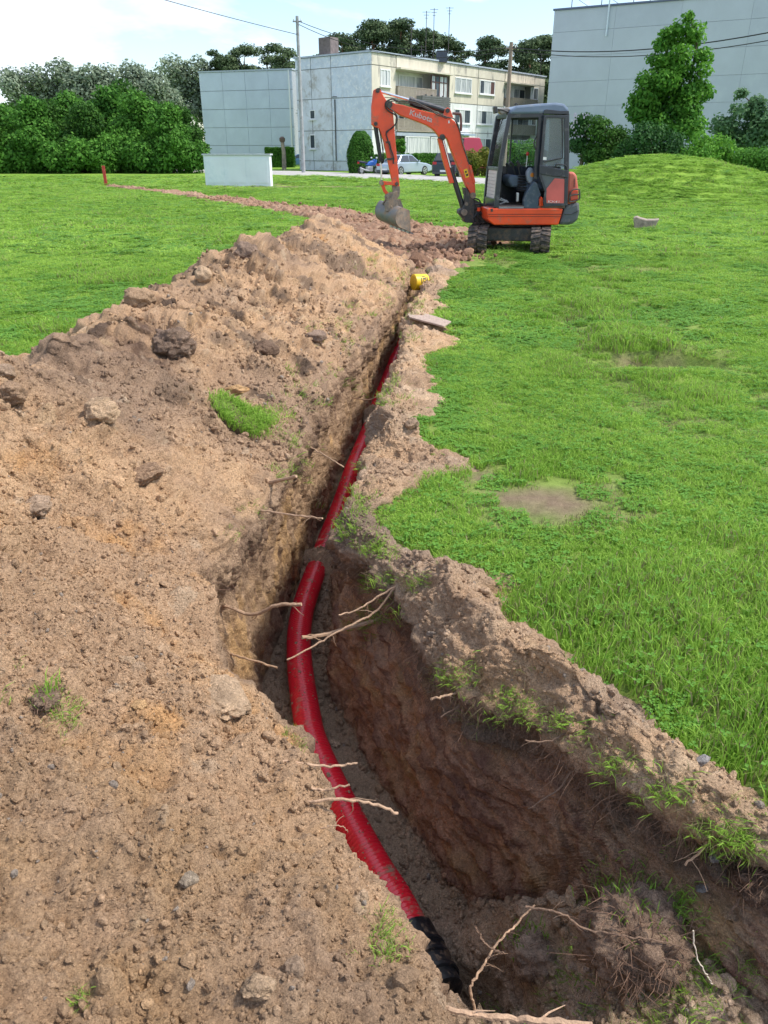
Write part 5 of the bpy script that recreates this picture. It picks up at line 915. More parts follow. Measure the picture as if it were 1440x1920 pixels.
# undercarriage: slew ring, cross frame, blade, two rubber tracks set at their own angle
x2([(480, 1448), (940, 1448), (920, 1475), (500, 1475)], -.40, .40, 'slew_ring', STEEL, None, .01)
TY = R(-11); TD = Vector((-math.sin(TY), math.cos(TY), 0)); TN = Vector((TD.y, -TD.x, 0)); INV = (Matrix.Translation(EO) @ Matrix.Rotation(EY, 4, 'Z')).inverted()
def wl_(mb): mb.v = [tuple(INV @ Vector(p)) for p in mb.v]; return mb
def track(px, py):
    c = G(px, py, 0) + TD * .20; H_, L_, Wt = .43, 1.25, .33; r0 = H_ / 2
    def pt(s, rad):           # position along the stadium
        per = 2 * L_ + 2 * math.pi * r0; s = s % per
        if s < L_: return c + TD * s + Vector((0, 0, r0 - rad)), Vector((0, 0, -1))
        s -= L_
        if s < math.pi * r0: a = s / r0; n = Vector((0, 0, -math.cos(a))) + TD * math.sin(a); return c + TD * L_ + Vector((0, 0, r0)) + n * rad, n
        s -= math.pi * r0
        if s < L_: return c + TD * (L_ - s) + Vector((0, 0, r0 + rad)), Vector((0, 0, 1))
        s -= L_; a = s / r0; n = Vector((0, 0, math.cos(a))) - TD * math.sin(a); return c + Vector((0, 0, r0)) + n * rad, n
    per = 2 * L_ + 2 * math.pi * r0; n = 72; vs = []; fs = []
    for k in range(n):
        o, _ = pt(per * k / n, r0 - .025); i, _ = pt(per * k / n, r0 - .055); vs += [o - TN * Wt / 2, o + TN * Wt / 2, i + TN * Wt / 2, i - TN * Wt / 2]
    for k in range(n):
        a, b = 4 * k, 4 * ((k + 1) % n); fs += [(a + q, a + (q + 1) % 4, b + (q + 1) % 4, b + q) for q in range(4)]
    m = MB(); m.add(vs, fs); t = ex(wl_(m), 'track', RUB, None, True); nl = 34
    for k in range(nl):
        for sd_ in (-1, 1):
            s = per * (k + (.5 if sd_ > 0 else 0)) / nl; m = MB(); a, b = [], []
            for ds, rr_ in ((-.030, r0 - .028), (-.022, r0 + .002), (.022, r0 + .002), (.030, r0 - .028)):
                p, _ = pt(s + ds, rr_); p2, _ = pt(s + ds + .035, rr_); a.append(p + TN * sd_ * .012); b.append(p2 + TN * sd_ * (Wt / 2 + .004))
            m.prism(a, b); ex(wl_(m), 'track_lug', RUB, t)
    m = MB(); q = c + TD * L_ / 2 + Vector((0, 0, r0)); M_ = Matrix((TN, TD, (0, 0, 1))).transposed(); m.box(q, (.17, L_ * .95, .17), M_); ex(wl_(m), 'track_frame', MUD, t, bevel=.01)
    for s, r in [(0, .155), (L_, .155), (.3, .075), (.62, .075), (.95, .075)]:
        m = MB(); q = c + TD * s + Vector((0, 0, r0 if r > .1 else .14)); m.tube([q - TN * .11, q + TN * .11], r, 20); m.tube([q - TN * .125, q + TN * .125], r * .5, 12); ex(wl_(m), 'roller', MUD, t, True)
    return c
tc1 = track(893, 476); tc2 = track(1011, 479)
m = MB(); q = (tc1 + tc2) / 2 + TD * .6 + Vector((0, 0, .30)); M_ = Matrix((TN, TD, (0, 0, 1))).transposed(); m.box(q, ((tc2 - tc1).length - .15, .9, .22), M_); ex(wl_(m), 'cross_frame', STEEL, None, bevel=.02)
m = MB(); q = (tc1 + tc2) / 2 + TD * 1.95 + Vector((0, 0, .28)); m.box(q, (1.45, .05, .30), M_); m.box(q - TD * .3 + TN * .3, (.08, .6, .09), M_); m.box(q - TD * .3 - TN * .3, (.08, .6, .09), M_); ex(wl_(m), 'dozer_blade', STEEL, None, bevel=.01)

# ------------------------------------------------------------------ buildings
class Plane:
    def __init__(s, c, d, n): s.c = Vector((*c, 0)); s.d = Vector((*d, 0)).normalized(); s.n = Vector((*n, 0)).normalized()
    def at(s, px, py, off=0):
        r = ray(px, py); t = (s.c + s.n * off - Vector((0, 0, CH))).dot(s.n) / r.dot(s.n); w = Vector((0, 0, CH)) + r * t - s.c; return w.dot(s.d), w.z
    def P(s, a, z, o=0): return s.c + s.d * a + s.n * o + Vector((0, 0, z))
    def box(s, m, a0, z0, a1, z1, o0, o1): return m.prism([s.P(a0, z0, o0), s.P(a1, z0, o0), s.P(a1, z1, o0), s.P(a0, z1, o0)], [s.P(a0, z0, o1), s.P(a1, z0, o1), s.P(a1, z1, o1), s.P(a0, z1, o1)])
AW = mat('panel_cream', (.62, .57, .47), .9, .14, 1.2, dirt=(.30, .28, .25), dirt_amt=.25, dscale=1.1, stretch=(1, 1, .35)); AW2 = mat('panel_whitewash', (.72, .73, .72), .9, .12, 1.0, dirt=(.40, .40, .39), dirt_amt=.3, dscale=1.2, stretch=(1, 1, .4))
AG = mat('gable_blue_grey', (.57, .63, .72), .9, .12, 1.4, dirt=(.78, .79, .81), dirt_amt=.42, dscale=3.2, bump=.3, bscale=6); AG2 = mat('gable_stained', (.62, .65, .70), .9, .15, 1.0, dirt=(.38, .36, .33), dirt_amt=.35, dscale=1.2)
CORE = mat('wall_core', (.24, .24, .23), .95, .1); WF = mat('window_frame_white', (.75, .76, .76), .5, .04); WB = mat('window_frame_brown', (.10, .05, .045), .6, .15)
def pane_mat(name, c0, c1):
    m = mat(name, c0, .12, .1, 1.5, stretch=(9, 9, .4)); e = m.node_tree.nodes['Color Ramp'].color_ramp.elements; e[0].color = (*c0, 1); e[1].color = (*c1, 1); e[0].position = .42; e[1].position = .58; return m
PD = pane_mat('pane_dark', (.035, .045, .055), (.10, .12, .14)); PC = pane_mat('pane_curtain', (.20, .23, .25), (.62, .64, .64)); PG = pane_mat('pane_net', (.38, .41, .42), (.70, .71, .70))
ROOFG = mat('roof_edge_metal', (.38, .43, .50), .5, .1, 3)
bd = (.623, .782); FP = Plane((-1.1, 76.7), bd, (.782, -.623)); GP = Plane((-1.1, 76.7), (-.782, .623), (-.623, -.782)); HB = 9.5; LB = 32.0; WB_ = 9.3
apt = empty('apartment_building', (-1.1, 76.7, 0), 0, 'three-storey concrete panel apartment block with cream front and blue-grey end wall', 'apartment block')
def bl(m, name, mt, par=apt, bevel=0):
    o = m.build(name, mt, par, bevel=bevel); root_ = par
    off = Vector((0, 0, 0)); q = par
    while q: off += q.location; q = q.parent
    o.data.transform(Matrix.Translation(-off)); return o
def zb(x): return 690 + x / 4
js = [0] + [FP.at(zb(x), y)[0] for x, y in ((210, 150), (610, 170), (820, 190), (1010, 220), (1220, 250))] + [LB]
m = MB(); FP.box(m, .1, 0, LB - .1, HB - .35, -9.2, -1.25); GP.box(m, .05, 0, WB_, HB - .3, -1.4, -.06); bl(m, 'core_wall', CORE)
m = MB(); m.prism([FP.P(-.12, HB, .12), FP.P(LB + .1, HB, .12), FP.P(LB + .1, HB, -9.4), FP.P(-.12, HB, -9.4)], [FP.P(-.12, HB + .13, .12), FP.P(LB + .1, HB + .13, .12), FP.P(LB + .1, HB + .13, -9.4), FP.P(-.12, HB + .13, -9.4)]); bl(m, 'roof_edge', ROOFG)
rows = [(0, .85), (.85, 3.45), (3.45, 6.1), (6.1, 8.55), (8.55, HB)]
for k in range(6):
    loggia = k in (1, 4)
    for r_, (a, b) in enumerate(rows):
        if loggia and r_ in (1, 2, 3): continue
        m = MB(); FP.box(m, js[k] + .05, a + .035, js[k + 1] - .05, b - .035, -1.3, 0 if not (loggia and r_ == 4) else .02); bl(m, 'wall_panel', AW if (r_ >= 3 or (r_ == 2 and k == 0)) else AW2)
m = MB(); FP.box(m, .02, 0, LB - .02, HB - .02, -1.28, -.03) if False else None
for k in range(6):
    if k in (1, 4): continue
    m = MB(); FP.box(m, js[k] + .01, 0, js[k + 1] - .01, HB, -1.26, -.045); bl(m, 'joint_backing', CORE)
for k in (1, 4):      # recessed loggia: back wall per storey, side cheeks
    for (a, b) in rows[1:4]:
        m = MB(); FP.box(m, js[k] + .02, a, js[k + 1] - .02, b, -1.25, -1.15); bl(m, 'loggia_wall', AW2)
        m = MB(); FP.box(m, js[k], a - .08, js[k + 1], a + .08, -1.2, .12); bl(m, 'loggia_floor', AW2)
    m = MB(); FP.box(m, js[k], 8.42, js[k + 1], 8.56, -1.2, .55); bl(m, 'canopy', AW)
ge = [0, 0, 0, 0]; gj = [0, GP.at(622, 200)[0], GP.at(585, 200)[0], WB_]
for k in range(3):
    for r_, (a, b) in enumerate(rows):
        m = MB(); GP.box(m, gj[k] + .04, a + .03, gj[k + 1] - .04, b - .03, -.08, -.0 if r_ else -.02); bl(m, 'wall_panel', (AG if r_ else AG2) if k < 1 else (AG2 if r_ < 4 else AG))
def window(pl, s0, z0, s1, z1, off, mull, fm=WF, pm_=None, par=apt, sill=True, ft=.09, trans=None):
    m = MB(); pl.box(m, s0, z0, s0 + ft, z1, off - .06, off + .05); pl.box(m, s1 - ft, z0, s1, z1, off - .06, off + .05); pl.box(m, s0 + ft, z0, s1 - ft, z0 + ft, off - .06, off + .05); pl.box(m, s0 + ft, z1 - ft, s1 - ft, z1, off - .06, off + .05)
    for t in mull: q = s0 + (s1 - s0) * t; pl.box(m, q - ft * .5, z0 + ft, q + ft * .5, z1 - ft, off - .06, off + .045)
    if trans: pl.box(m, s0 + ft, z0 + (z1 - z0) * trans - ft * .4, s1 - ft, z0 + (z1 - z0) * trans + ft * .4, off - .055, off + .04)
    w = bl(m, 'window', fm, par); e = [0] + list(mull) + [1]
    for i in range(len(e) - 1):
        m = MB(); pl.box(m, s0 + (s1 - s0) * e[i] + .05, z0 + .05, s0 + (s1 - s0) * e[i + 1] - .05, z1 - .05, off - .02, off + .012); o = bl(m, 'pane', (pm_[i % len(pm_)] if pm_ else rnd.choice((PD, PC, PG))), apt); o.parent = w
    if sill: m = MB(); pl.box(m, s0 - .1, z0 - .09, s1 + .1, z0 - .02, off - .02, off + .16); o = bl(m, 'sill', WF, apt); o.parent = w
    return w
def wz4(xl, xr, yt, yb, off=0): (a, z1_), (b, _), (_, z0_) = FP.at(zb(xl), 90 + yt / 4, off), FP.at(zb(xr), 90 + yt / 4 + (xr - xl) * .12 / 4, off), FP.at(zb(xl), 90 + yb / 4, off); return a, z0_, b, z1_
SH = 2.65
top = [(92, 165, 155, 285, [.4, .7], None, [PG, PC]), (655, 778, 217, 335, [.33, .66], None, [PC, PC, PC]), (840, 952, 237, 345, [.3, .7], None, [PD, PG, WB]), (1225, 1278, 295, 388, [.35], None, [PC, PD])]
mid = [(648, 768, 455, 565, [.33, .62], None, [PD, PG, PD]), (822, 935, 465, 572, [.25, .6], None, [PG, PD, PG])]
for (xl, xr, yt, yb, mu, _, pm_) in top + mid:
    a, z0_, b, z1_ = wz4(xl, xr, yt, yb); window(FP, a, z0_, b, z1_, .0, mu, pm_=pm_)
for (xl, xr, yt, yb, mu, _, pm_) in [top[0], top[3]]:
    for k in (1, 2):
        a, z0_, b, z1_ = wz4(xl, xr, yt, yb); window(FP, a, z0_ - SH * k, b, z1_ - SH * k, .0, mu, pm_=pm_)
for (xl, xr, yt, yb, mu, _, pm_) in mid:
    a, z0_, b, z1_ = wz4(xl, xr, yt, yb); window(FP, a, z0_ - SH, b, z1_ - SH, .0, mu, pm_=[PD, PC])
# loggia B, top storey: white windows, slatted rail, brown glazed bay; board-clad balcony under it
o_ = -1.12; a, z0_, b, z1_ = wz4(225, 355, 175, 300, o_); window(FP, a + .1, 6.35, b, 8.2, o_, [.35], pm_=[PG, PG]); window(FP, b + .05, 6.2, b + 1.2, 8.2, o_, [], pm_=[PC])
for k in (1,): window(FP, a + .1, 6.35 - SH, b, 8.2 - SH, o_, [.35], pm_=[PD, PC]); window(FP, b + .05, 6.2 - SH, b + 1.2, 8.2 - SH, o_, [], pm_=[PD])
RAIL = mat('rail_beige', (.36, .31, .25), .85, .15, 5); RAILG = mat('board_grey', (.13, .135, .135), .9, .2, 4)
def rail(s0, s1, z0_, z1_, off=.2, mt=RAIL, n=None):
    n = n or int((s1 - s0) / .14); m = MB(); FP.box(m, s0, z1_ - .06, s1, z1_, off - .03, off + .03); FP.box(m, s0, z0_, s1, z0_ + .06, off - .03, off + .03); FP.box(m, s0, z0_, s0 + .06, z1_, -1.0, off); FP.box(m, s1 - .06, z0_, s1, z1_, -1.0, off)
    for k in range(n): q = s0 + (s1 - s0) * (k + .5) / n; FP.box(m, q - .045, z0_ + .06, q + .045, z1_ - .06, off - .012, off + .012)
    o = bl(m, 'balcony_rail', mt)
rail(js[1] + .05, js[1] + 6.2, 6.05, 7.1); rail(js[1] + .05, js[1] + 8.0, 3.4, 4.45)
a, z0_, b, z1_ = wz4(480, 605, 158, 305, .2); window(FP, a, 6.15, b, 8.35, .12, [.25, .5, .75], WB, [PC, PD, PG, PC], sill=False, ft=.11, trans=.72)
a, z0_, b, z1_ = wz4(408, 620, 352, 445, .9)
for k in range(6):
    q0 = z0_ + (z1_ - z0_) * k / 6; m = MB(); FP.box(m, a, q0 + .01, b, q0 + (z1_ - z0_) / 6 - .02, .82, .9); bl(m, 'balcony_board', RAILG)
m = MB(); FP.box(m, a + .05, z0_, b - .05, z1_ - .03, -.1, .80); bl(m, 'balcony_box', CORE)
for k in range(4):
    q = a + (b - a) * (.18 + .2 * k); p = FP.P(q, z1_, .7); m = MB(); m.tube([p, p + Vector((0, 0, .1))], .1, 8); o = bl(m, 'flower_pot', RAILG)
# ground storey: big curtained windows
o_ = .1; a, z0_, b, z1_ = wz4(278, 462, 650, 780, o_); window(FP, a, .95, b, 3.0, o_, [.12, .5], pm_=[PC, PG, PG], sill=False); a2, _, b2, _ = wz4(470, 600, 660, 780, o_); window(FP, a2, .95, b2, 2.95, o_, [.3, .6], pm_=[PG, PC, PG], sill=False)
m = MB(); FP.box(m, js[1], 0, js[2], .93, -1.2, .08); bl(m, 'parapet_wall', AW); m = MB(); FP.box(m, js[1], 3.02, js[2], 3.3, -1.2, .16); bl(m, 'lintel', ROOFG)
a, z0_, b, z1_ = wz4(700, 790, 640, 655, .5); m = MB(); FP.box(m, a, z0_ + .0, b, z0_ + .12, 0, .8); bl(m, 'door_canopy', mat('canopy_blue', (.25, .35, .5), .6))
# loggia E
window(FP, *[wz4(1000, 1040, 268, 370, -1.1)[i] for i in (0,)], 6.4, wz4(1030, 1040, 268, 370, -1.1)[0], 8.1, -1.1, [], pm_=[PD])
for k in (0, 1, 2):
    a, z0_, b, z1_ = wz4(1095, 1180, 282, 385, -1.1); window(FP, a, 6.2 - SH * k, b, 8.15 - SH * k, -1.1, [.5], pm_=[PC, PD])
    if k < 2: rail(wz4(1092, 1100, 300, 310, .2)[0], js[5] + .8, 6.05 - SH * k, 7.1 - SH * k)
a, z0_, b, z1_ = wz4(1055, 1240, 660, 760, .1); window(FP, a, .95, b, 2.9, .1, [.2, .4, .6, .8], pm_=[PG, PC], sill=False)
# gable: narrow stair windows, rain pipe, meter boxes
for (x, y0_, y1_) in [(586, 252, 279), (586, 206, 224)]:
    s_, z1_ = GP.at(x, y0_); z0_ = GP.at(x, y1_)[1]; window(GP, s_ - .35, z0_, s_ + .35, z1_, .0, [], pm_=[PD], ft=.08)
s_ = GP.at(629, 200)[0]; m = MB(); m.tube([GP.P(s_, 6.0, .08), GP.P(s_, .9, .08)], .05, 6); bl(m, 'rain_pipe', STEEL); m = MB(); m.tube([GP.P(s_ - .3, 6.2, .1), GP.P(s_ - .1, 6.2, .3), GP.P(s_ + .3, 6.2, .1)], .04, 6); bl(m, 'pipe_bracket', STEEL)
for (x0_, x1_, t_) in [(591, 613, 74)]:
    a = GP.at(x1_, 100)[0]; b = GP.at(x0_, 100)[0]; m = MB(); GP.box(m, a, HB, b, HB + 1.55, -1.6, -.5); bl(m, 'chimney', mat('chimney_brick', (.17, .14, .13), .9, .3, 3))
m = MB(); p = FP.P(FP.at(826, 140)[0], HB + .45, .1); m.box(p, (1.0, .8, .95)); bl(m, 'roof_box', mat('roof_box_dark', (.05, .06, .09), .6))
for (x, yt, yb) in [(771, 45, 108), (798, 20, 110), (812, 15, 112), (840, 12, 118), (790, 85, 112), (1013, 100, 138)]:
    a = FP.at(x, yb, -3); m = MB(); p = FP.P(a[0], HB, -3); tp = FP.at(x, yt, -3)[1]; m.tube([p, p + Vector((0, 0, tp - HB))], .035, 5)
    for h in (.1, .35, .6): m.box(p + Vector((0, 0, (tp - HB) * 1 - h)), (.9 - h, .03, .03))
    bl(m, 'antenna', STEEL)
# tall grey block at right
BG = mat('block_grey', (.46, .50, .575), .92, .06, .5, dirt=(.51, .55, .61), dirt_amt=.3, dscale=.5); BG2 = mat('block_grey_light', (.475, .515, .585), .92, .05, .5)
RP = Plane((17.2, 90.8), (.874, -.486), (-.486, -.874)); big = empty('tall_building', (17.2, 90.8, 0), 0, 'tall grey block with a windowless end wall at the right behind the maple', 'building'); HR = 14.5
m = MB(); RP.box(m, .05, 0, 44.9, HR - .1, -14, -.05); bl(m, 'core_wall', mat('block_core', (.36, .39, .44), .95), big)
zz = [RP.at(1046, y)[1] for y in (61, 107, 154, 200)]; zz = [HR] + zz + [zz[-1] - (zz[-2] - zz[-1]), 0]; cs = [0, 6.2, 12.4, 18.6, 24.8, 31, 37.2, 45]
for i in range(len(zz) - 1):
    for k in range(len(cs) - 1):
        m = MB(); RP.box(m, cs[k] + (.008 if k else 0), zz[i + 1] + .014, cs[k + 1] - .008, zz[i] - .014, -.06, 0); bl(m, 'wall_panel', rnd.choice((BG, BG, BG2)), big)
m = MB(); RP.box(m, -.12, HR, 45.1, HR + .16, -14.1, .12); bl(m, 'roof_edge', mat('flashing_dark_blue', (.10, .13, .22), .5), big)
s_ = RP.at(1141, 30)[0]; m = MB(); m.tube([RP.P(s_, RP.at(1138, 68)[1], .15), RP.P(s_, HR + 2, .15)], .08, 6); bl(m, 'lightning_rod', mat('rod_pale', (.6, .68, .75), .5), big)
for x in (1066, 1122, 1182): 
    s_ = RP.at(x, 14)[0]; m = MB(); m.tube([RP.P(s_, HR, -1), RP.P(s_, HR + 1.6, -1)], .04, 5); m.tube([RP.P(s_, HR + 1.3, -1), RP.P(s_ + 2, HR + .1, -1)], .02, 4); bl(m, 'antenna', STEEL, big)
# grey-blue block at left, half behind the trees
LP = Plane((-16.1, 133.0), (-1, .32), (-.3, -1)); lft = empty('grey_building', (-16.1, 133, 0), 0, 'pale blue-grey windowless building left of the apartment block', 'building')
s0_ = LP.at(547, 130)[0]; s1_ = LP.at(372, 150)[0]; hL = LP.at(545, 131)[1]; m = MB(); LP.box(m, s0_, 0, s1_, hL, -10, -.08); bl(m, 'core_wall', mat('block_core', (.36, .39, .44)), lft); LG = mat('block_pale_blue', (.54, .59, .70), .9, .06, .4, dirt=(.60, .655, .76), dirt_amt=.35, dscale=.25)
nrow = 5
for i in range(nrow):
    for k in range(4):
        m = MB(); LP.box(m, s0_ + (s1_ - s0_) * k / 4 + .02, hL * i / nrow + .04, s0_ + (s1_ - s0_) * (k + 1) / 4 - .02, hL * (i + 1) / nrow - .04, -.1, 0); bl(m, 'wall_panel', LG, lft)
m = MB(); LP.box(m, s0_ - .1, hL, s1_ + .1, hL + .2, -10, .1); bl(m, 'roof_edge', ROOFG, lft)
m = MB(); LP.box(m, s0_ + .4, 0, s0_ + .6, hL, 0, .14); bl(m, 'rain_pipe', WF, lft)
# white rendered garage box on the lawn
g0, g1 = G(508, 350, 0), G(386, 349.5, 0); BX = Plane((g0.x, g0.y), (g1.x - g0.x, g1.y - g0.y), (-(g0.y - g1.y) - .0, -(g1.x - g0.x) * -1)); BX.n = Vector((BX.d.y, -BX.d.x, 0)); BX.n = BX.n if BX.n.y < 0 else -BX.n
gb = empty('white_wall', (g0.x, g0.y, 0), 0, 'low free-standing whitewashed wall on the far lawn left of the apartment block', 'wall'); gl = (g1 - g0).length; hh = BX.at(508, 291)[1]; WR = mat('render_white', (.74, .79, .82), .85, .08, .8, dirt=(.62, .70, .74), dirt_amt=.3, dscale=.8)
m = MB(); BX.box(m, 0, 0, gl, hh, -.5, 0); bl(m, 'wall', WR, gb, .02); m = MB(); BX.box(m, -.06, hh, gl + .06, hh + .07, -.56, .06); bl(m, 'coping', mat('roof_pale', (.5, .53, .56), .8), gb)
for k in range(3): m = MB(); BX.box(m, .12 + gl * k / 3, .18, gl * (k + 1) / 3 - .12, hh - .15, 0, .025); bl(m, 'wall_panel', WR, gb)
# ------------------------------------------------------------------ track of pale gravel in front of the buildings
def road():
    up = [(330, 319), (480, 321.5), (560, 322.5), (660, 326), (760, 329.5), (860, 334), (960, 338), (1080, 344)]; lo = [(330, 323), (480, 326.5), (560, 329.5), (660, 334), (760, 338), (860, 344), (960, 351), (1080, 358)]
    A = spline([G(x, y, 0) for x, y in up], 8); B = spline([G(x, y, 0) for x, y in lo], 8); nC = 7; vs = []
    for a, b in zip(A, B):
        for k in range(nC): p = a.lerp(b, k / (nC - 1)); z = float(ground_z(p.x, p.y)) * (.3 if p.y > 62 else 1); vs.append((p.x, p.y, z + (.12 if 0 < k < nC - 1 else -.02)))
    fs = [(i * nC + k, i * nC + k + 1, (i + 1) * nC + k + 1, (i + 1) * nC + k) for i in range(len(A) - 1) for k in range(nC - 1)]; m = MB(); m.add(vs, fs); tag(m.build('gravel_road', mat('gravel_pale', (.40, .385, .36), .95, .18, 3, bump=.4, bscale=20, coords='Object')), kind='structure')
road()
# ------------------------------------------------------------------ poles and wires
def pole(px, pt, y, r, label, mt):
    t = AY(px, pt, y); base = empty('utility_pole', (t.x, y, 0), 0, label, 'utility pole'); m = MB(); m.tube([(0, 0, -.1), (0, 0, t.z)], [r, r * .75], 10); m.build('post', mt, base, True); m = MB(); m.box((0, 0, t.z - .35), (.7, .09, .09)); m.build('crossarm', mt, base)
    for s in (-.28, .28): m = MB(); m.tube([(s, 0, t.z - .3), (s, 0, t.z - .16)], .04, 8); m.build('insulator', WF, base, True)
    return t
WOOD = mat('pole_wood', (.26, .20, .16), .9, .25, 3, stretch=(6, 6, .5)); PC_ = mat('pole_concrete', (.36, .37, .38), .9, .2, 2, dirt=(.2, .18, .17), dirt_amt=.3)
t1 = pole(557, 30, 68, .16, 'grey pole rising in front of the blue-grey end wall', PC_); t2 = pole(959, 79, 58, .16, 'brown wooden pole standing behind the cab of the excavator', WOOD); t3 = Vector((33, 44, 7.4))
def wire(a, b, sag, label, cps, r=.022):
    m = MB(); pts = [a.lerp(b, k / 16) - Vector((0, 0, sag * 4 * (k / 16) * (1 - k / 16))) for k in range(17)]; m.tube(pts, r, 5); tag(m.build('overhead_wire', mat('wire_black', (.02, .02, .02), .6)), label, 'wire', 'overhead wires strung between the poles')
wire(t1 - Vector((0, 0, .3)), t2 - Vector((0, 0, .3)), .9, 'upper wire between the grey pole and the wooden pole', 0); wire(t1 - Vector((0, 0, .5)), t2 - Vector((0, 0, .45)), 1.15, 'lower wire between the grey pole and the wooden pole', 0)
w3 = AY(1440, 38, 44); w4 = t2 + (w3 - t2) * 1.25; wire(t2 - Vector((0, 0, .3)), w4, .75, 'upper wire from the wooden pole across the tall grey block', 0, .03); wire(t2 - Vector((0, 0, .45)), w4 - Vector((0, 0, .35)), .8, 'lower wire from the wooden pole across the tall grey block', 0)
a_ = AY(540, 64, 68); wire(t1 - Vector((0, 0, 1.2)), AY(-120, -130, 50), .2, 'wire running left from the grey pole', 0)
p = G(533, 319, 0); m = MB(); ps = empty('carved_post', p, 0, 'short weathered post with a rounded top by the left hedge', 'post'); zt = AY(532, 256, p.y).z; m.tube([(0, 0, 0), (.05, 0, zt * .5), (-.05, 0, zt - .45)], [.22, .2, .17], 10); m.build('shaft', mat('post_wood', (.30, .24, .19), .9, .35, 3, dirt=(.6, .52, .3), dirt_amt=.3, dscale=1.6), ps, True); m = MB(); m.tube([(-.05, 0, zt - .55), (-.05, 0, zt - .4), (-.05, 0, zt - .15), (-.05, 0, zt)], [.14, .27, .28, .12], 12); m.build('knob', mat('post_top', (.16, .11, .09), .9), ps, True)
# ------------------------------------------------------------------ vehicles
TYR = mat('tyre', (.02, .02, .022), .8, .1); RIM = mat('alloy', (.5, .52, .54), .35, .1, 4, metal=.6); CGL = mat('car_glass', (.03, .04, .05), .08, .1, 3, coat=.5)
def car(name, label, cat, paint, pos, yaw, L_=4.5, Wd=1.75, Hh=1.43, kind='sedan', group=None, win=True):
    root_ = empty(name, pos, yaw, label, cat, group); h = Wd / 2
    low = [(-.5, .30), (-.5, .62), (-.485, .78), (-.33, .90), (.17, .90), (.36, .82), (.47, .70), (.5, .52), (.49, .28), (.40, .2), (-.42, .2)] if kind == 'sedan' else [(-.5, .35), (-.5, .95), (-.47, 1.02), (.17, 1.02), (.36, .96), (.48, .82), (.5, .55), (.49, .3), (.4, .25), (-.42, .25)]
    m = MB(); f = lambda s: [Vector((x * L_, s * h * (1 if z < .6 else .97), z)) for x, z in low]; m.prism(f(-1), f(1)); body = m.build('body', paint, root_, bevel=.07)
    cabp = [(-.37, .88), (-.24, Hh - .03), (-.10, Hh), (.02, Hh - .02), (.20, .88)] if kind == 'sedan' else [(-.49, 1.0), (-.44, Hh - .04), (-.3, Hh), (-.02, Hh - .02), (.20, 1.0)]
    m = MB(); w0, w1 = h * .93, h * .72; g_ = lambda s: [Vector((x * L_, s * (w0 if z < 1.05 else w1), z)) for x, z in cabp]; m.prism(g_(-1), g_(1)); cb = m.build('cabin', paint, root_, bevel=.05)
    # side glass, windscreens
    for s in (-1, 1):
        for (x0_, x1_, x2_, x3_) in ([(-.31, -.225, -.085, -.085), (-.075, -.075, .012, .15)] if kind == 'sedan' else [(-.44, -.42, -.28, -.28), (-.27, -.27, -.12, -.12), (-.11, -.11, -.01, .15)]):
            if not win: continue
            zb_, zt_ = (.93, Hh - .07) if kind == 'sedan' else (1.05, Hh - .1); yb_, yt_ = w0 * .985 + .012, w1 + .018; m = MB(); q = [Vector((x0_ * L_, s * yb_, zb_)), Vector((x3_ * L_, s * yb_, zb_)), Vector((x2_ * L_, s * yt_, zt_)), Vector((x1_ * L_, s * yt_, zt_))]; m.prism(q, [p_ - Vector((0, s * .02, 0)) for p_ in q]); m.build('side_window', CGL, cb)
    for (xa, za, xb, zb__) in ((cabp[0][0], .95 if kind == 'sedan' else 1.08, cabp[1][0], Hh - .08), (cabp[4][0], .95 if kind == 'sedan' else 1.08, cabp[3][0], Hh - .08)):
        sg = -1 if xa < 0 else 1; t = lambda z: (z - cabp[0][1]) / (Hh - .03 - cabp[0][1]); X = lambda z: (xa + (xb - xa) * t(z)) * L_ + sg * .025; q = [Vector((X(za), -w0 * .85, za)), Vector((X(za), w0 * .85, za)), Vector((X(zb__), w1 * .9, zb__)), Vector((X(zb__), -w1 * .9, zb__))]; m = MB(); m.prism(q, [p_ - Vector((sg * .03, 0, 0)) for p_ in q]); m.build('windscreen', CGL, cb)
    for x in (-.31, .30):
        for s in (-1, 1):
            m = MB(); m.tube([(x * L_, s * (h - .2), .32), (x * L_, s * (h + .01), .32)], .32, 24); w_ = m.build('wheel', TYR, root_, True); m = MB(); m.tube([(x * L_, s * (h), .32), (x * L_, s * (h + .025), .32)], .22, 20); m.build('rim', RIM, w_, True)
            for k in range(5): a = k * 1.257; m = MB(); m.tube([(x * L_ + math.cos(a) * .09, s * (h + .028), .32 + math.sin(a) * .09), (x * L_ + math.cos(a) * .18, s * (h + .028), .32 + math.sin(a) * .18)], .028, 6); m.build('rim_hole', TYR, w_)
    for s in (-1, 1):
        zl = .72 if kind == 'sedan' else .9; m = MB(); m.box((-.497 * L_, s * h * .78, zl), (.06, .28, .16)); m.build('tail_light', mat('tail_red', (.45, .02, .03), .3), root_); m = MB(); m.box((.485 * L_, s * h * .75, .60 if kind == 'sedan' else .75), (.10, .32, .14)); m.build('headlight', mat('head_clear', (.6, .62, .65), .15), root_)
        m = MB(); m.box((.13 * L_, s * (h + .06), .98), (.12, .14, .1)); m.build('mirror', paint, root_)
    m = MB(); m.box((-.505 * L_, 0, .42), (.03, .52, .12)); m.build('number_plate', WF, root_); m = MB(); m.box((-.49 * L_, 0, .3), (.12, Wd * .94, .16)); m.box((.47 * L_, 0, .28), (.12, Wd * .9, .14)); m.build('bumper', mat('bumper_dark', (.06, .065, .07), .6), root_)
    return root_
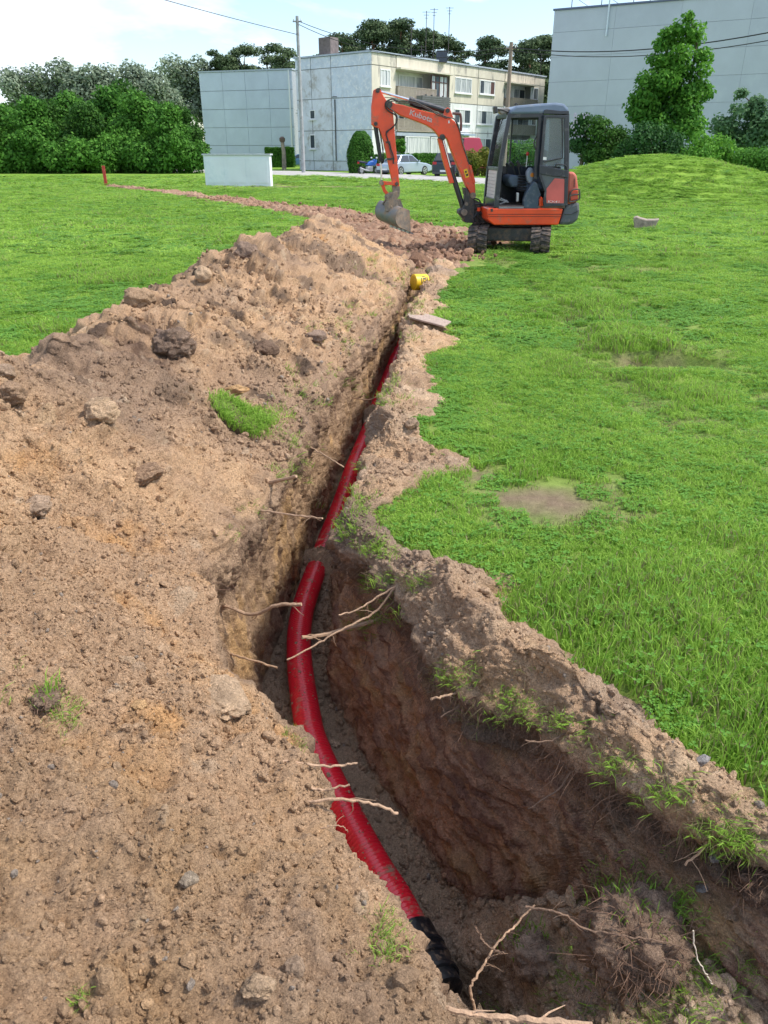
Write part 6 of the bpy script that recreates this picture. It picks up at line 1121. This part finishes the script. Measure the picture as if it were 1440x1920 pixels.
SIL = mat('paint_silver', (.42, .50, .58), .28, .03, 2, metal=.35, coat=.6); NVY = mat('paint_navy', (.012, .02, .045), .25, .05, 2, coat=.7); WHT = mat('paint_white', (.6, .64, .66), .3, .03, 2, coat=.5); BLU = mat('paint_blue', (.03, .12, .42), .3, .05, 2, coat=.6)
p = G(757, 330, 0); car('sedan', 'silver sedan parked on the gravel in front of the clipped hedge', 'car', SIL, (p.x + .1, p.y + 1.3, .04), R(47))
p = G(846, 334, 0); car('estate_car', 'dark blue estate car parked behind the excavator boom', 'car', NVY, (p.x + .35, p.y + 1.6, .04), R(66), 4.5, 1.75, 1.55, 'estate')
p = G(494, 311, 0); car('hatchback', 'white car half hidden behind the low whitewashed wall', 'car', WHT, (p.x, p.y, .0), R(0), 4.1, 1.7, 1.45, 'sedan')
p = G(556, 312, 0); car('hatchback', 'blue car mostly hidden behind the end wall of the apartment block', 'car', mat('paint_light_blue', (.12, .22, .4), .3), (p.x + .3, p.y, .0), R(180), 4.1, 1.7, 1.42, 'sedan')
p = AY(888, 300, 73); car('red_van', 'red van showing over the yellowish bush beside the boom', 'van', mat('paint_red', (.42, .015, .05), .35, .05, 2, coat=.5), (p.x + .3, 73, 0), R(15), 3.4, 1.7, 2.75, 'estate', None, False)
def motorbike():
    p = G(692, 329, 0); b = empty('motorcycle', (p.x, p.y, .04), R(35), 'blue motorcycle parked by the clipped conical shrub', 'motorcycle')
    for x in (-.68, .70):
        m = MB(); pr = [(x + math.cos(a) * .27, 0, .31 + math.sin(a) * .27) for a in np.linspace(0, 2 * math.pi, 21)]; m.tube(pr, .05, 6, False); w = m.build('wheel', TYR, b, True); m = MB(); m.tube([(x, -.03, .31), (x, .03, .31)], .15, 12); m.build('brake_disc', RIM, w, True)
    m = MB(); m.prism([Vector((x, -.14, z)) for x, z in [(-.35, .70), (.0, .62), (.42, .66), (.5, .95), (.15, 1.0), (-.1, .86)]], [Vector((x, .14, z)) for x, z in [(-.35, .70), (.0, .62), (.42, .66), (.5, .95), (.15, 1.0), (-.1, .86)]]); m.build('tank', BLU, b, True, .05)
    m = MB(); m.prism([Vector((x, -.11, z)) for x, z in [(-.2, .78), (-.95, .90), (-1.0, 1.0), (-.6, .96), (-.15, .88)]], [Vector((x, .11, z)) for x, z in [(-.2, .78), (-.95, .90), (-1.0, 1.0), (-.6, .96), (-.15, .88)]]); m.build('seat', mat('seat_blue_black', (.02, .02, .06), .5), b, True, .03)
    m = MB(); m.prism([Vector((x, -.17, z)) for x, z in [(.4, .6), (.62, .8), (.68, 1.05), (.45, 1.12), (.3, .9)]], [Vector((x, .17, z)) for x, z in [(.4, .6), (.62, .8), (.68, 1.05), (.45, 1.12), (.3, .9)]]); m.build('fairing', BLU, b, True, .05)
    m = MB(); m.box((.02, 0, .42), (.5, .3, .34)); m.build('engine', RIM, b, bevel=.04); m = MB(); m.tube([(.72, .09, .31), (.5, .09, 1.0)], .03, 6); m.tube([(.72, -.09, .31), (.5, -.09, 1.0)], .03, 6); m.build('fork', RIM, b); m = MB(); m.tube([(.42, -.34, 1.08), (.5, 0, 1.05), (.42, .34, 1.08)], .022, 6); m.build('handlebar', TYR, b)
    m = MB(); m.tube([(-.1, -.2, .3), (-.5, -.22, .36), (-.95, -.22, .5)], [.03, .05, .06], 8); m.build('exhaust', RIM, b, True); m = MB(); m.box((.46, -.36, 1.2), (.05, .14, .1)); m.box((.46, .36, 1.2), (.05, .14, .1)); m.build('mirror', WF, b); m = MB(); m.box((-.98, 0, .85), (.04, .2, .14)); m.build('number_plate', mat('tail_red', (.45, .02, .03)), b)
motorbike()
# ------------------------------------------------------------------ trees, shrubs, hedges
def leaf_mesh(name, blobs, n, size, mt, seed=1, shell=.45, droop=0, flatz=1.0):
    """blobs: (x, y, z, rx, ry, rz); leaves as small bent quads through the outer part of each blob"""
    r = np.random.RandomState(seed); B = np.array(blobs, float); w = B[:, 3] * B[:, 5]; w /= w.sum(); k = r.choice(len(B), n, p=w); d = r.normal(size=(n, 3)); d /= np.linalg.norm(d, axis=1, keepdims=True); q = shell + (1 - shell) * r.rand(n) ** .6; q = q * (1 + .14 * vn(d * 2 + k[:, None] * 3.1, 1.7, seed) + .10 * vn(d * 4 + k[:, None], 2.1, seed + 1))
    p = B[k, :3] + d * q[:, None] * B[k, 3:6]; nrm = d * .8 + r.normal(size=(n, 3)) * .6 + np.array([0, 0, .35]); nrm /= np.linalg.norm(nrm, axis=1, keepdims=True); t = np.cross(nrm, r.normal(size=(n, 3))); t /= np.linalg.norm(t, axis=1, keepdims=True); b = np.cross(nrm, t); s = size * r.uniform(.6, 1.35, (n, 1))
    v = np.stack([p - t * s * .5, p + b * s * .30, p + t * s * .5 - nrm * s * .12, p - b * s * .30], 1).reshape(-1, 3); f = np.arange(n * 4).reshape(n, 4); return np_mesh(name, v, f, mt, False)
def limbs(m, base, blobs, r0, n=7, h0=.25, top=None):
    top = top or max(b[2] for b in blobs); m.tube([(0, 0, -.1), (rnd.uniform(-.1, .1), rnd.uniform(-.1, .1), top * .45), (rnd.uniform(-.2, .2), 0, top * .95)], [r0, r0 * .75, r0 * .2], 8)
    for bl_ in rnd.sample(blobs, min(n, len(blobs))):
        z0_ = max(top * h0, bl_[2] - math.hypot(bl_[0], bl_[1]) * rnd.uniform(.5, .9)); z0_ = min(z0_, top * .85); mid_ = (bl_[0] * .5, bl_[1] * .5, (z0_ + bl_[2]) / 2 + .1); m.tube([(0, 0, z0_), mid_, bl_[:3]], [r0 * .4, r0 * .28, r0 * .1], 5)
BARK = mat('bark_brown', (.13, .095, .07), .9, .3, 6, bump=.5); BARKP = mat('bark_pine', (.26, .13, .08), .9, .3, 4, bump=.5)
def tree(name, label, cat, pos, blobs, n, size, lm, r0=.15, group=None, bark=BARK, seed=1, shell=.45, h0=.25, mesh=None):
    b = empty(name, pos, 0, label, cat, group); m = MB(); limbs(m, None, blobs, r0, 9, h0); m.build('trunk', bark, b, True); me = mesh or leaf_mesh('crown', blobs, n, size, lm, seed, shell); add_obj('crown', me, b); return b
LD = leaf_mat('leaf_dark', (.02, .07, .014), (.085, .20, .03), .5, .3); LM = leaf_mat('leaf_mid', (.04, .13, .02), (.13, .31, .045), .8, .3); LMAP = leaf_mat('leaf_maple', (.05, .17, .025), (.18, .40, .05), .9, .35); LPINE = leaf_mat('needle_pine', (.04, .075, .035), (.13, .18, .08), .5, .12); LHAZ = leaf_mat('leaf_hazed', (.15, .20, .13), (.33, .40, .28), .5, .3); LTHU = leaf_mat('leaf_thuja', (.02, .085, .01), (.09, .22, .03), 1.5, .2); LOR = leaf_mat('leaf_yellowish', (.10, .16, .02), (.30, .26, .06), 1.2, .35); LLIL = leaf_mat('leaf_lilac', (.02, .07, .02), (.07, .18, .04), 1, .25)
def rblobs(n, R_, z0_, z1_, rr, seed, cone=0.0):
    r = random.Random(seed); out = []
    for i in range(n):
        t = (i + .5) / n; z = z0_ + (z1_ - z0_) * t; a = r.uniform(0, 6.28); w = R_ * (1 - cone * t) * math.sin(math.pi * min(1, .18 + .72 * t)) ; q = w * math.sqrt(r.random()) ; s = rr * r.uniform(.7, 1.25) * (1 - cone * t * .6); out.append((q * math.cos(a), q * math.sin(a), z, s, s, s * r.uniform(.7, 1.0)))
    return out
# left row
variants = []
for i in range(4):
    bl_ = rblobs(20, 2.3, .9, 6.6, 1.45, 50 + i, .25) ; variants.append((bl_, leaf_mesh('crown', bl_, 9000, .34, [LD, LM, LD, LM][i], 60 + i, .5)))
nm = ['dark', 'mid green', 'deep green', 'fresh green']
xs = [-62, -25, 12, 45, 78, 112, 150, 186, 218, 250, 282, 310, 338]
tops = [180, 170, 182, 165, 178, 158, 180, 145, 138, 158, 185, 178, 190]
ords = ['leftmost', 'second', 'third', 'fourth', 'fifth', 'sixth', 'seventh', 'eighth', 'ninth', 'tenth', 'eleventh', 'twelfth', 'thirteenth']
for i, (x, tp) in enumerate(zip(xs, tops)):
    y = 74 + (i * 37 % 11) - 4; t = AY(x, tp, y); bl_, me = variants[i % 4]; b = empty('hedge_tree', (t.x, y, 0), rnd.uniform(0, 6), '%s %s tree in the dense row behind the left lawn, counted from the left' % (ords[i], nm[i % 4]), 'tree', 'dense row of trees behind the left lawn'); s = t.z / 7.9; b.scale = (s * 1.05, s * 1.05, s)
    m = MB(); limbs(m, None, bl_, .16, 6); m.build('trunk', BARK, b, True); add_obj('crown', me, b)
# low shrubs filling the row's foot
sb = [(rnd.uniform(-2.6, 2.6), rnd.uniform(-.8, .8), rnd.uniform(.5, 1.6), 1.0, .9, 1.0) for _ in range(12)]; sm_ = leaf_mesh('foliage', sb, 5200, .26, LM, 90, .6)
for i, x in enumerate([-40, 25, 90, 150, 205, 262, 318]):
    y = 69.5 + (i % 3); t = G(x, 313, 0); t = AY(x, 305, y); b = empty('shrub', (t.x, y, 0), 0, '%s low shrub at the foot of the left tree row' % ['leftmost', 'second', 'third', 'fourth', 'fifth', 'sixth', 'rightmost'][i], 'shrub', 'shrubs at the foot of the left tree row'); add_obj('foliage', sm_, b); b.scale = (1.05, 1, 1.1 + .15 * (i % 3))
# taller crowns beyond, haze put into their pale leaf colour
hb = [rblobs(11, 2.0, 5.0, 11, 1.5, 70 + i) for i in range(2)]; hm = [leaf_mesh('crown', hb[i], 4200, .42, LHAZ, 80 + i, .3) for i in range(2)]
for i, (x, tp) in enumerate([(20, 128), (66, 118), (112, 112), (150, 116), (196, 122), (246, 108), (290, 132), (330, 100), (372, 108)]):
    y = (108 if i < 7 else 152) + i % 3; t = AY(x, tp, y); b = empty('background_tree', (t.x, y, 0), i, '%s thin grey-green crown rising beyond the left row' % ['leftmost', 'second', 'third', 'fourth', 'fifth', 'sixth', 'seventh', 'eighth', 'rightmost'][i], 'tree', 'thin tall trees beyond the left row'); s = t.z / 12.2; k_ = rnd.uniform(1.0, 1.45); b.scale = (s * k_, s * 1.1, s); m = MB(); limbs(m, None, hb[i % 2], .2, 6); m.build('trunk', BARK, b, True); add_obj('crown', hm[i % 2], b)
# pines
def pine_blobs(seed):
    r = random.Random(seed); o = []
    for i in range(27):
        t = r.random(); z = 7.0 + 9.5 * t; a = r.uniform(0, 6.28); q = r.uniform(.3, 3.3) * (1.1 - .75 * t); s = r.uniform(.7, 1.5); o.append((q * math.cos(a), q * math.sin(a), z, s * 1.15, s * 1.15, s * .62))
    return o
pv = []
for i in range(4): b_ = pine_blobs(300 + i); pv.append((b_, leaf_mesh('crown', b_, 11000, .32, LPINE, 310 + i, .1)))
PN = [(455, 84, 152), (500, 82, 156), (540, 88, 150), (404, 92, 155), (432, 100, 150), (644, 62, 112), (672, 52, 118), (700, 34, 110), (722, 46, 116), (748, 40, 112), (772, 52, 118), (796, 52, 112), (822, 66, 116), (850, 82, 120), (872, 92, 124), (912, 66, 110), (930, 78, 118), (976, 76, 116), (998, 70, 112), (1020, 62, 118), (1036, 80, 122), (600, 98, 124), (618, 110, 130)]
PL = ['leftmost', 'second', 'third', 'fourth', 'fifth', 'sixth', 'seventh', 'eighth', 'ninth', 'tenth', 'eleventh', 'twelfth', 'thirteenth', 'fourteenth', 'fifteenth', 'sixteenth', 'seventeenth', 'eighteenth', 'nineteenth', 'twentieth', 'twenty-first', 'twenty-second', 'rightmost']
for i, (x, tp, y) in enumerate(sorted(PN)):
    t = AY(x, tp, y); b_, me = pv[i % 4]; b = empty('pine_tree', (t.x, y, 0), rnd.uniform(0, 6), '%s pine crown above the roofs, counted from the left' % PL[i], 'pine', 'pines rising behind the apartment block'); s = t.z / 17.0; w_ = (1.55 if x < 560 else 1.3) * rnd.uniform(.85, 1.15); b.scale = (s * w_, s * 1.1, s); m = MB(); limbs(m, None, b_, .24, 8, .5, 15.5); m.build('trunk', BARKP, b, True); add_obj('crown', me, b)
# maple and the shrubs behind the mound
def ptree(name, label, cat, outline, y, n, size, lm, seed, trunk_px, group=None, depth=.9, bark=BARK, shell=.3, rr=None):
    """crown whose blobs follow a measured silhouette (px, py, half width px)"""
    base = AY(trunk_px, 300, y); blobs = []; r = random.Random(seed)
    for (px, py, w) in outline:
        c = AY(px, py, y); W_ = w / F * y * 1.05
        for k in range(max(2, int(W_ * 2.6))): a = r.uniform(0, 6.28); q = math.sqrt(r.random()) * W_ * .62; s = W_ * r.uniform(.34, .55) + .12; blobs.append((c.x - base.x + q * math.cos(a), q * math.sin(a) * depth, c.z + r.uniform(-.25, .25) * W_ * .6, s, s, s * .8))
    return tree(name, label, cat, (base.x, y, 0), blobs, n, size, lm, .13, group, bark, seed, shell)
ptree('maple_tree', 'tall fresh-green maple standing before the tall grey block', 'tree', [(1292, 34, 12), (1286, 52, 26), (1248, 60, 14), (1300, 75, 30), (1262, 80, 34), (1232, 84, 18), (1305, 105, 28), (1268, 110, 44), (1222, 112, 24), (1302, 140, 34), (1255, 142, 50), (1215, 150, 22), (1300, 175, 38), (1248, 176, 54), (1210, 190, 22), (1300, 208, 38), (1240, 208, 54), (1205, 222, 20), (1285, 236, 44), (1245, 236, 40)], 44, 15500, .21, LMAP, 5, 1270)
ptree('lilac_bush', 'pale-flowering lilac right behind the excavator cab', 'lilac', [(1085, 225, 20), (1090, 245, 28), (1080, 268, 28), (1100, 285, 30)], 43, 4500, .14, LLIL, 6, 1088)
ptree('shrub', 'dark green bush between the lilac and the maple', 'bush', [(1130, 228, 26), (1145, 245, 40), (1150, 268, 44), (1140, 288, 46), (1112, 288, 36)], 42, 6500, .15, LD, 7, 1140, 'bushes behind the grassy mound')
ptree('shrub', 'rounded leafy bush directly below the maple', 'bush', [(1205, 245, 34), (1215, 262, 52), (1225, 280, 60), (1235, 298, 60), (1190, 285, 40)], 40.5, 8000, .14, LLIL, 8, 1220, 'bushes behind the grassy mound')
ptree('shrub', 'bright green bush at the right foot of the maple', 'bush', [(1330, 270, 40), (1320, 290, 48), (1345, 308, 48), (1300, 305, 36), (1365, 295, 40)], 39, 7500, .15, LMAP, 9, 1330, 'bushes behind the grassy mound')
ptree('shrub', 'low dense bush at the right picture edge', 'bush', [(1410, 290, 34), (1425, 310, 42), (1400, 318, 36), (1445, 300, 40), (1470, 310, 40)], 38, 7000, .13, LM, 10, 1418, 'bushes behind the grassy mound')
ptree('broadleaf_tree', 'loose bluish-green tree behind the bushes at the right picture edge', 'tree', [(1400, 175, 18), (1395, 205, 34), (1420, 190, 30), (1385, 235, 44), (1430, 232, 48), (1400, 262, 54), (1355, 262, 30), (1465, 220, 40)], 50, 8000, .24, leaf_mat('leaf_bluish', (.05, .13, .05), (.16, .28, .13), .6, .35), 11, 1405, shell=.15)
lf = MB()
for _ in range(90):
    c = AY(1070 + rnd.random() * 36, 212 + rnd.random() * 50, 42.3 + rnd.random() * .5); s = rnd.uniform(.03, .055); lf.box(c, (s, s, s * 1.8))
tag(lf.build('lilac_blossoms', mat('lilac_flower', (.55, .50, .58), .8, .15, 5)), kind='stuff')
def clipped(name, label, cat, pos, dims, n, size, lm, yaw=0, group=None, cone=False, seed=1):
    b = empty(name, pos, yaw, label, cat, group); L_, D_, H_ = dims; r = np.random.RandomState(seed)
    if cone:
        z = r.rand(n) ** .85; th = r.uniform(0, 6.283, n); prof = np.where(z < .25, .88 + .5 * z, 1.0 * np.sqrt(np.maximum(0, 1 - ((z - .25) / .78) ** 2.3))); rad = prof * (.82 + .18 * r.rand(n)) * (1 + .05 * np.sin(th * 5 + z * 9)); p = np.stack([np.cos(th) * rad * L_ / 2, np.sin(th) * rad * D_ / 2, z * H_], 1); nr = np.stack([np.cos(th), np.sin(th), z], 1)
    else:
        f = r.choice(4, n, p=[.5, .12, .28, .1]); x = r.uniform(-.5, .5, n); y = r.uniform(-.5, .5, n); z = r.rand(n); y = np.where(f == 0, -.5, np.where(f == 1, .5, y)); z = np.where(f == 2, 1, z); x = np.where(f == 3, np.sign(x) * .5, x); P_ = np.stack([x * L_, y * D_, z * H_], 1); ns = fbm(P_, 1.1, 3, seed) * .09; nr = np.stack([np.where(f == 3, np.sign(x), 0), np.where(f == 0, -1, np.where(f == 1, 1, 0)), np.where(f == 2, 1, .15)], 1); p = P_ + nr * (ns + r.uniform(-.12, .04, n))[:, None]
    nr = nr + r.normal(size=(n, 3)) * .6; nr /= np.linalg.norm(nr, axis=1, keepdims=True); t = np.cross(nr, r.normal(size=(n, 3))); t /= np.linalg.norm(t, axis=1, keepdims=True); q = np.cross(nr, t); s = size * r.uniform(.6, 1.3, (n, 1))
    v = np.stack([p - t * s * .5, p + q * s * .35, p + t * s * .5, p - q * s * .35], 1).reshape(-1, 3); add_obj('foliage', np_mesh('foliage', v, np.arange(n * 4).reshape(n, 4), lm, False), b)
    m = MB()  # solid core, darker than the leaves around it
    if cone: m.tube([(0, 0, 0), (0, 0, H_ * .3), (0, 0, H_ * .7), (0, 0, H_ * .93)], [L_ * .40, L_ * .44, L_ * .3, L_ * .08], 14); m.build('inner_core', mat('dark_core', (.02, .045, .012), .95, .3, 6), b, True)
    else: m.box((0, 0, H_ * .48), (L_ * .985 - .1, D_ - .25, H_ * .93)); m.build('inner_core', mat('dark_core', (.02, .045, .012), .95, .3, 6), b)
    return b
y = 66; a, b__ = AY(651, 320, y), AY(703, 320, y); clipped('conical_shrub', 'tall rounded clipped thuja by the front corner of the apartment block', 'shrub', ((a.x + b__.x) / 2, y, 0), (b__.x - a.x, b__.x - a.x, AY(677, 246, y).z), 9000, .14, LTHU, cone=True, seed=3)
a, b__ = AY(704, 300, 69), AY(915, 300, 79); clipped('hedge', 'long clipped dark hedge behind the parked cars', 'hedge', ((a.x + b__.x) / 2, 74, 0), ((b__ - a).length, 1.3, AY(800, 289, 74).z), 16000, .16, LTHU, math.atan2(10, b__.x - a.x), seed=4)
a, b__ = AY(499, 300, 98), AY(552, 300, 98); clipped('hedge', 'short dark hedge in front of the blue-grey building at left', 'hedge', ((a.x + b__.x) / 2, 98, 0), (b__.x - a.x, 1.5, AY(520, 277, 98).z), 6000, .17, LTHU, seed=5)
ptree('shrub', 'yellow-green bush between the boom and the excavator cab', 'bush', [(897, 290, 24), (893, 305, 30), (900, 322, 32), (880, 318, 18)], 60, 6000, .15, LOR, 12, 896); ptree('shrub', 'green bush seen through the windows of the excavator cab', 'bush', [(950, 275, 26), (965, 290, 34), (985, 280, 28), (970, 310, 36), (940, 305, 30), (1010, 300, 30)], 62, 6500, .17, LM, 13, 965)
ptree('shrub', 'small round bush behind the arm in front of the big curtained window', 'bush', [(748, 268, 10), (750, 278, 11)], 73, 1500, .16, LMAP, 14, 749)
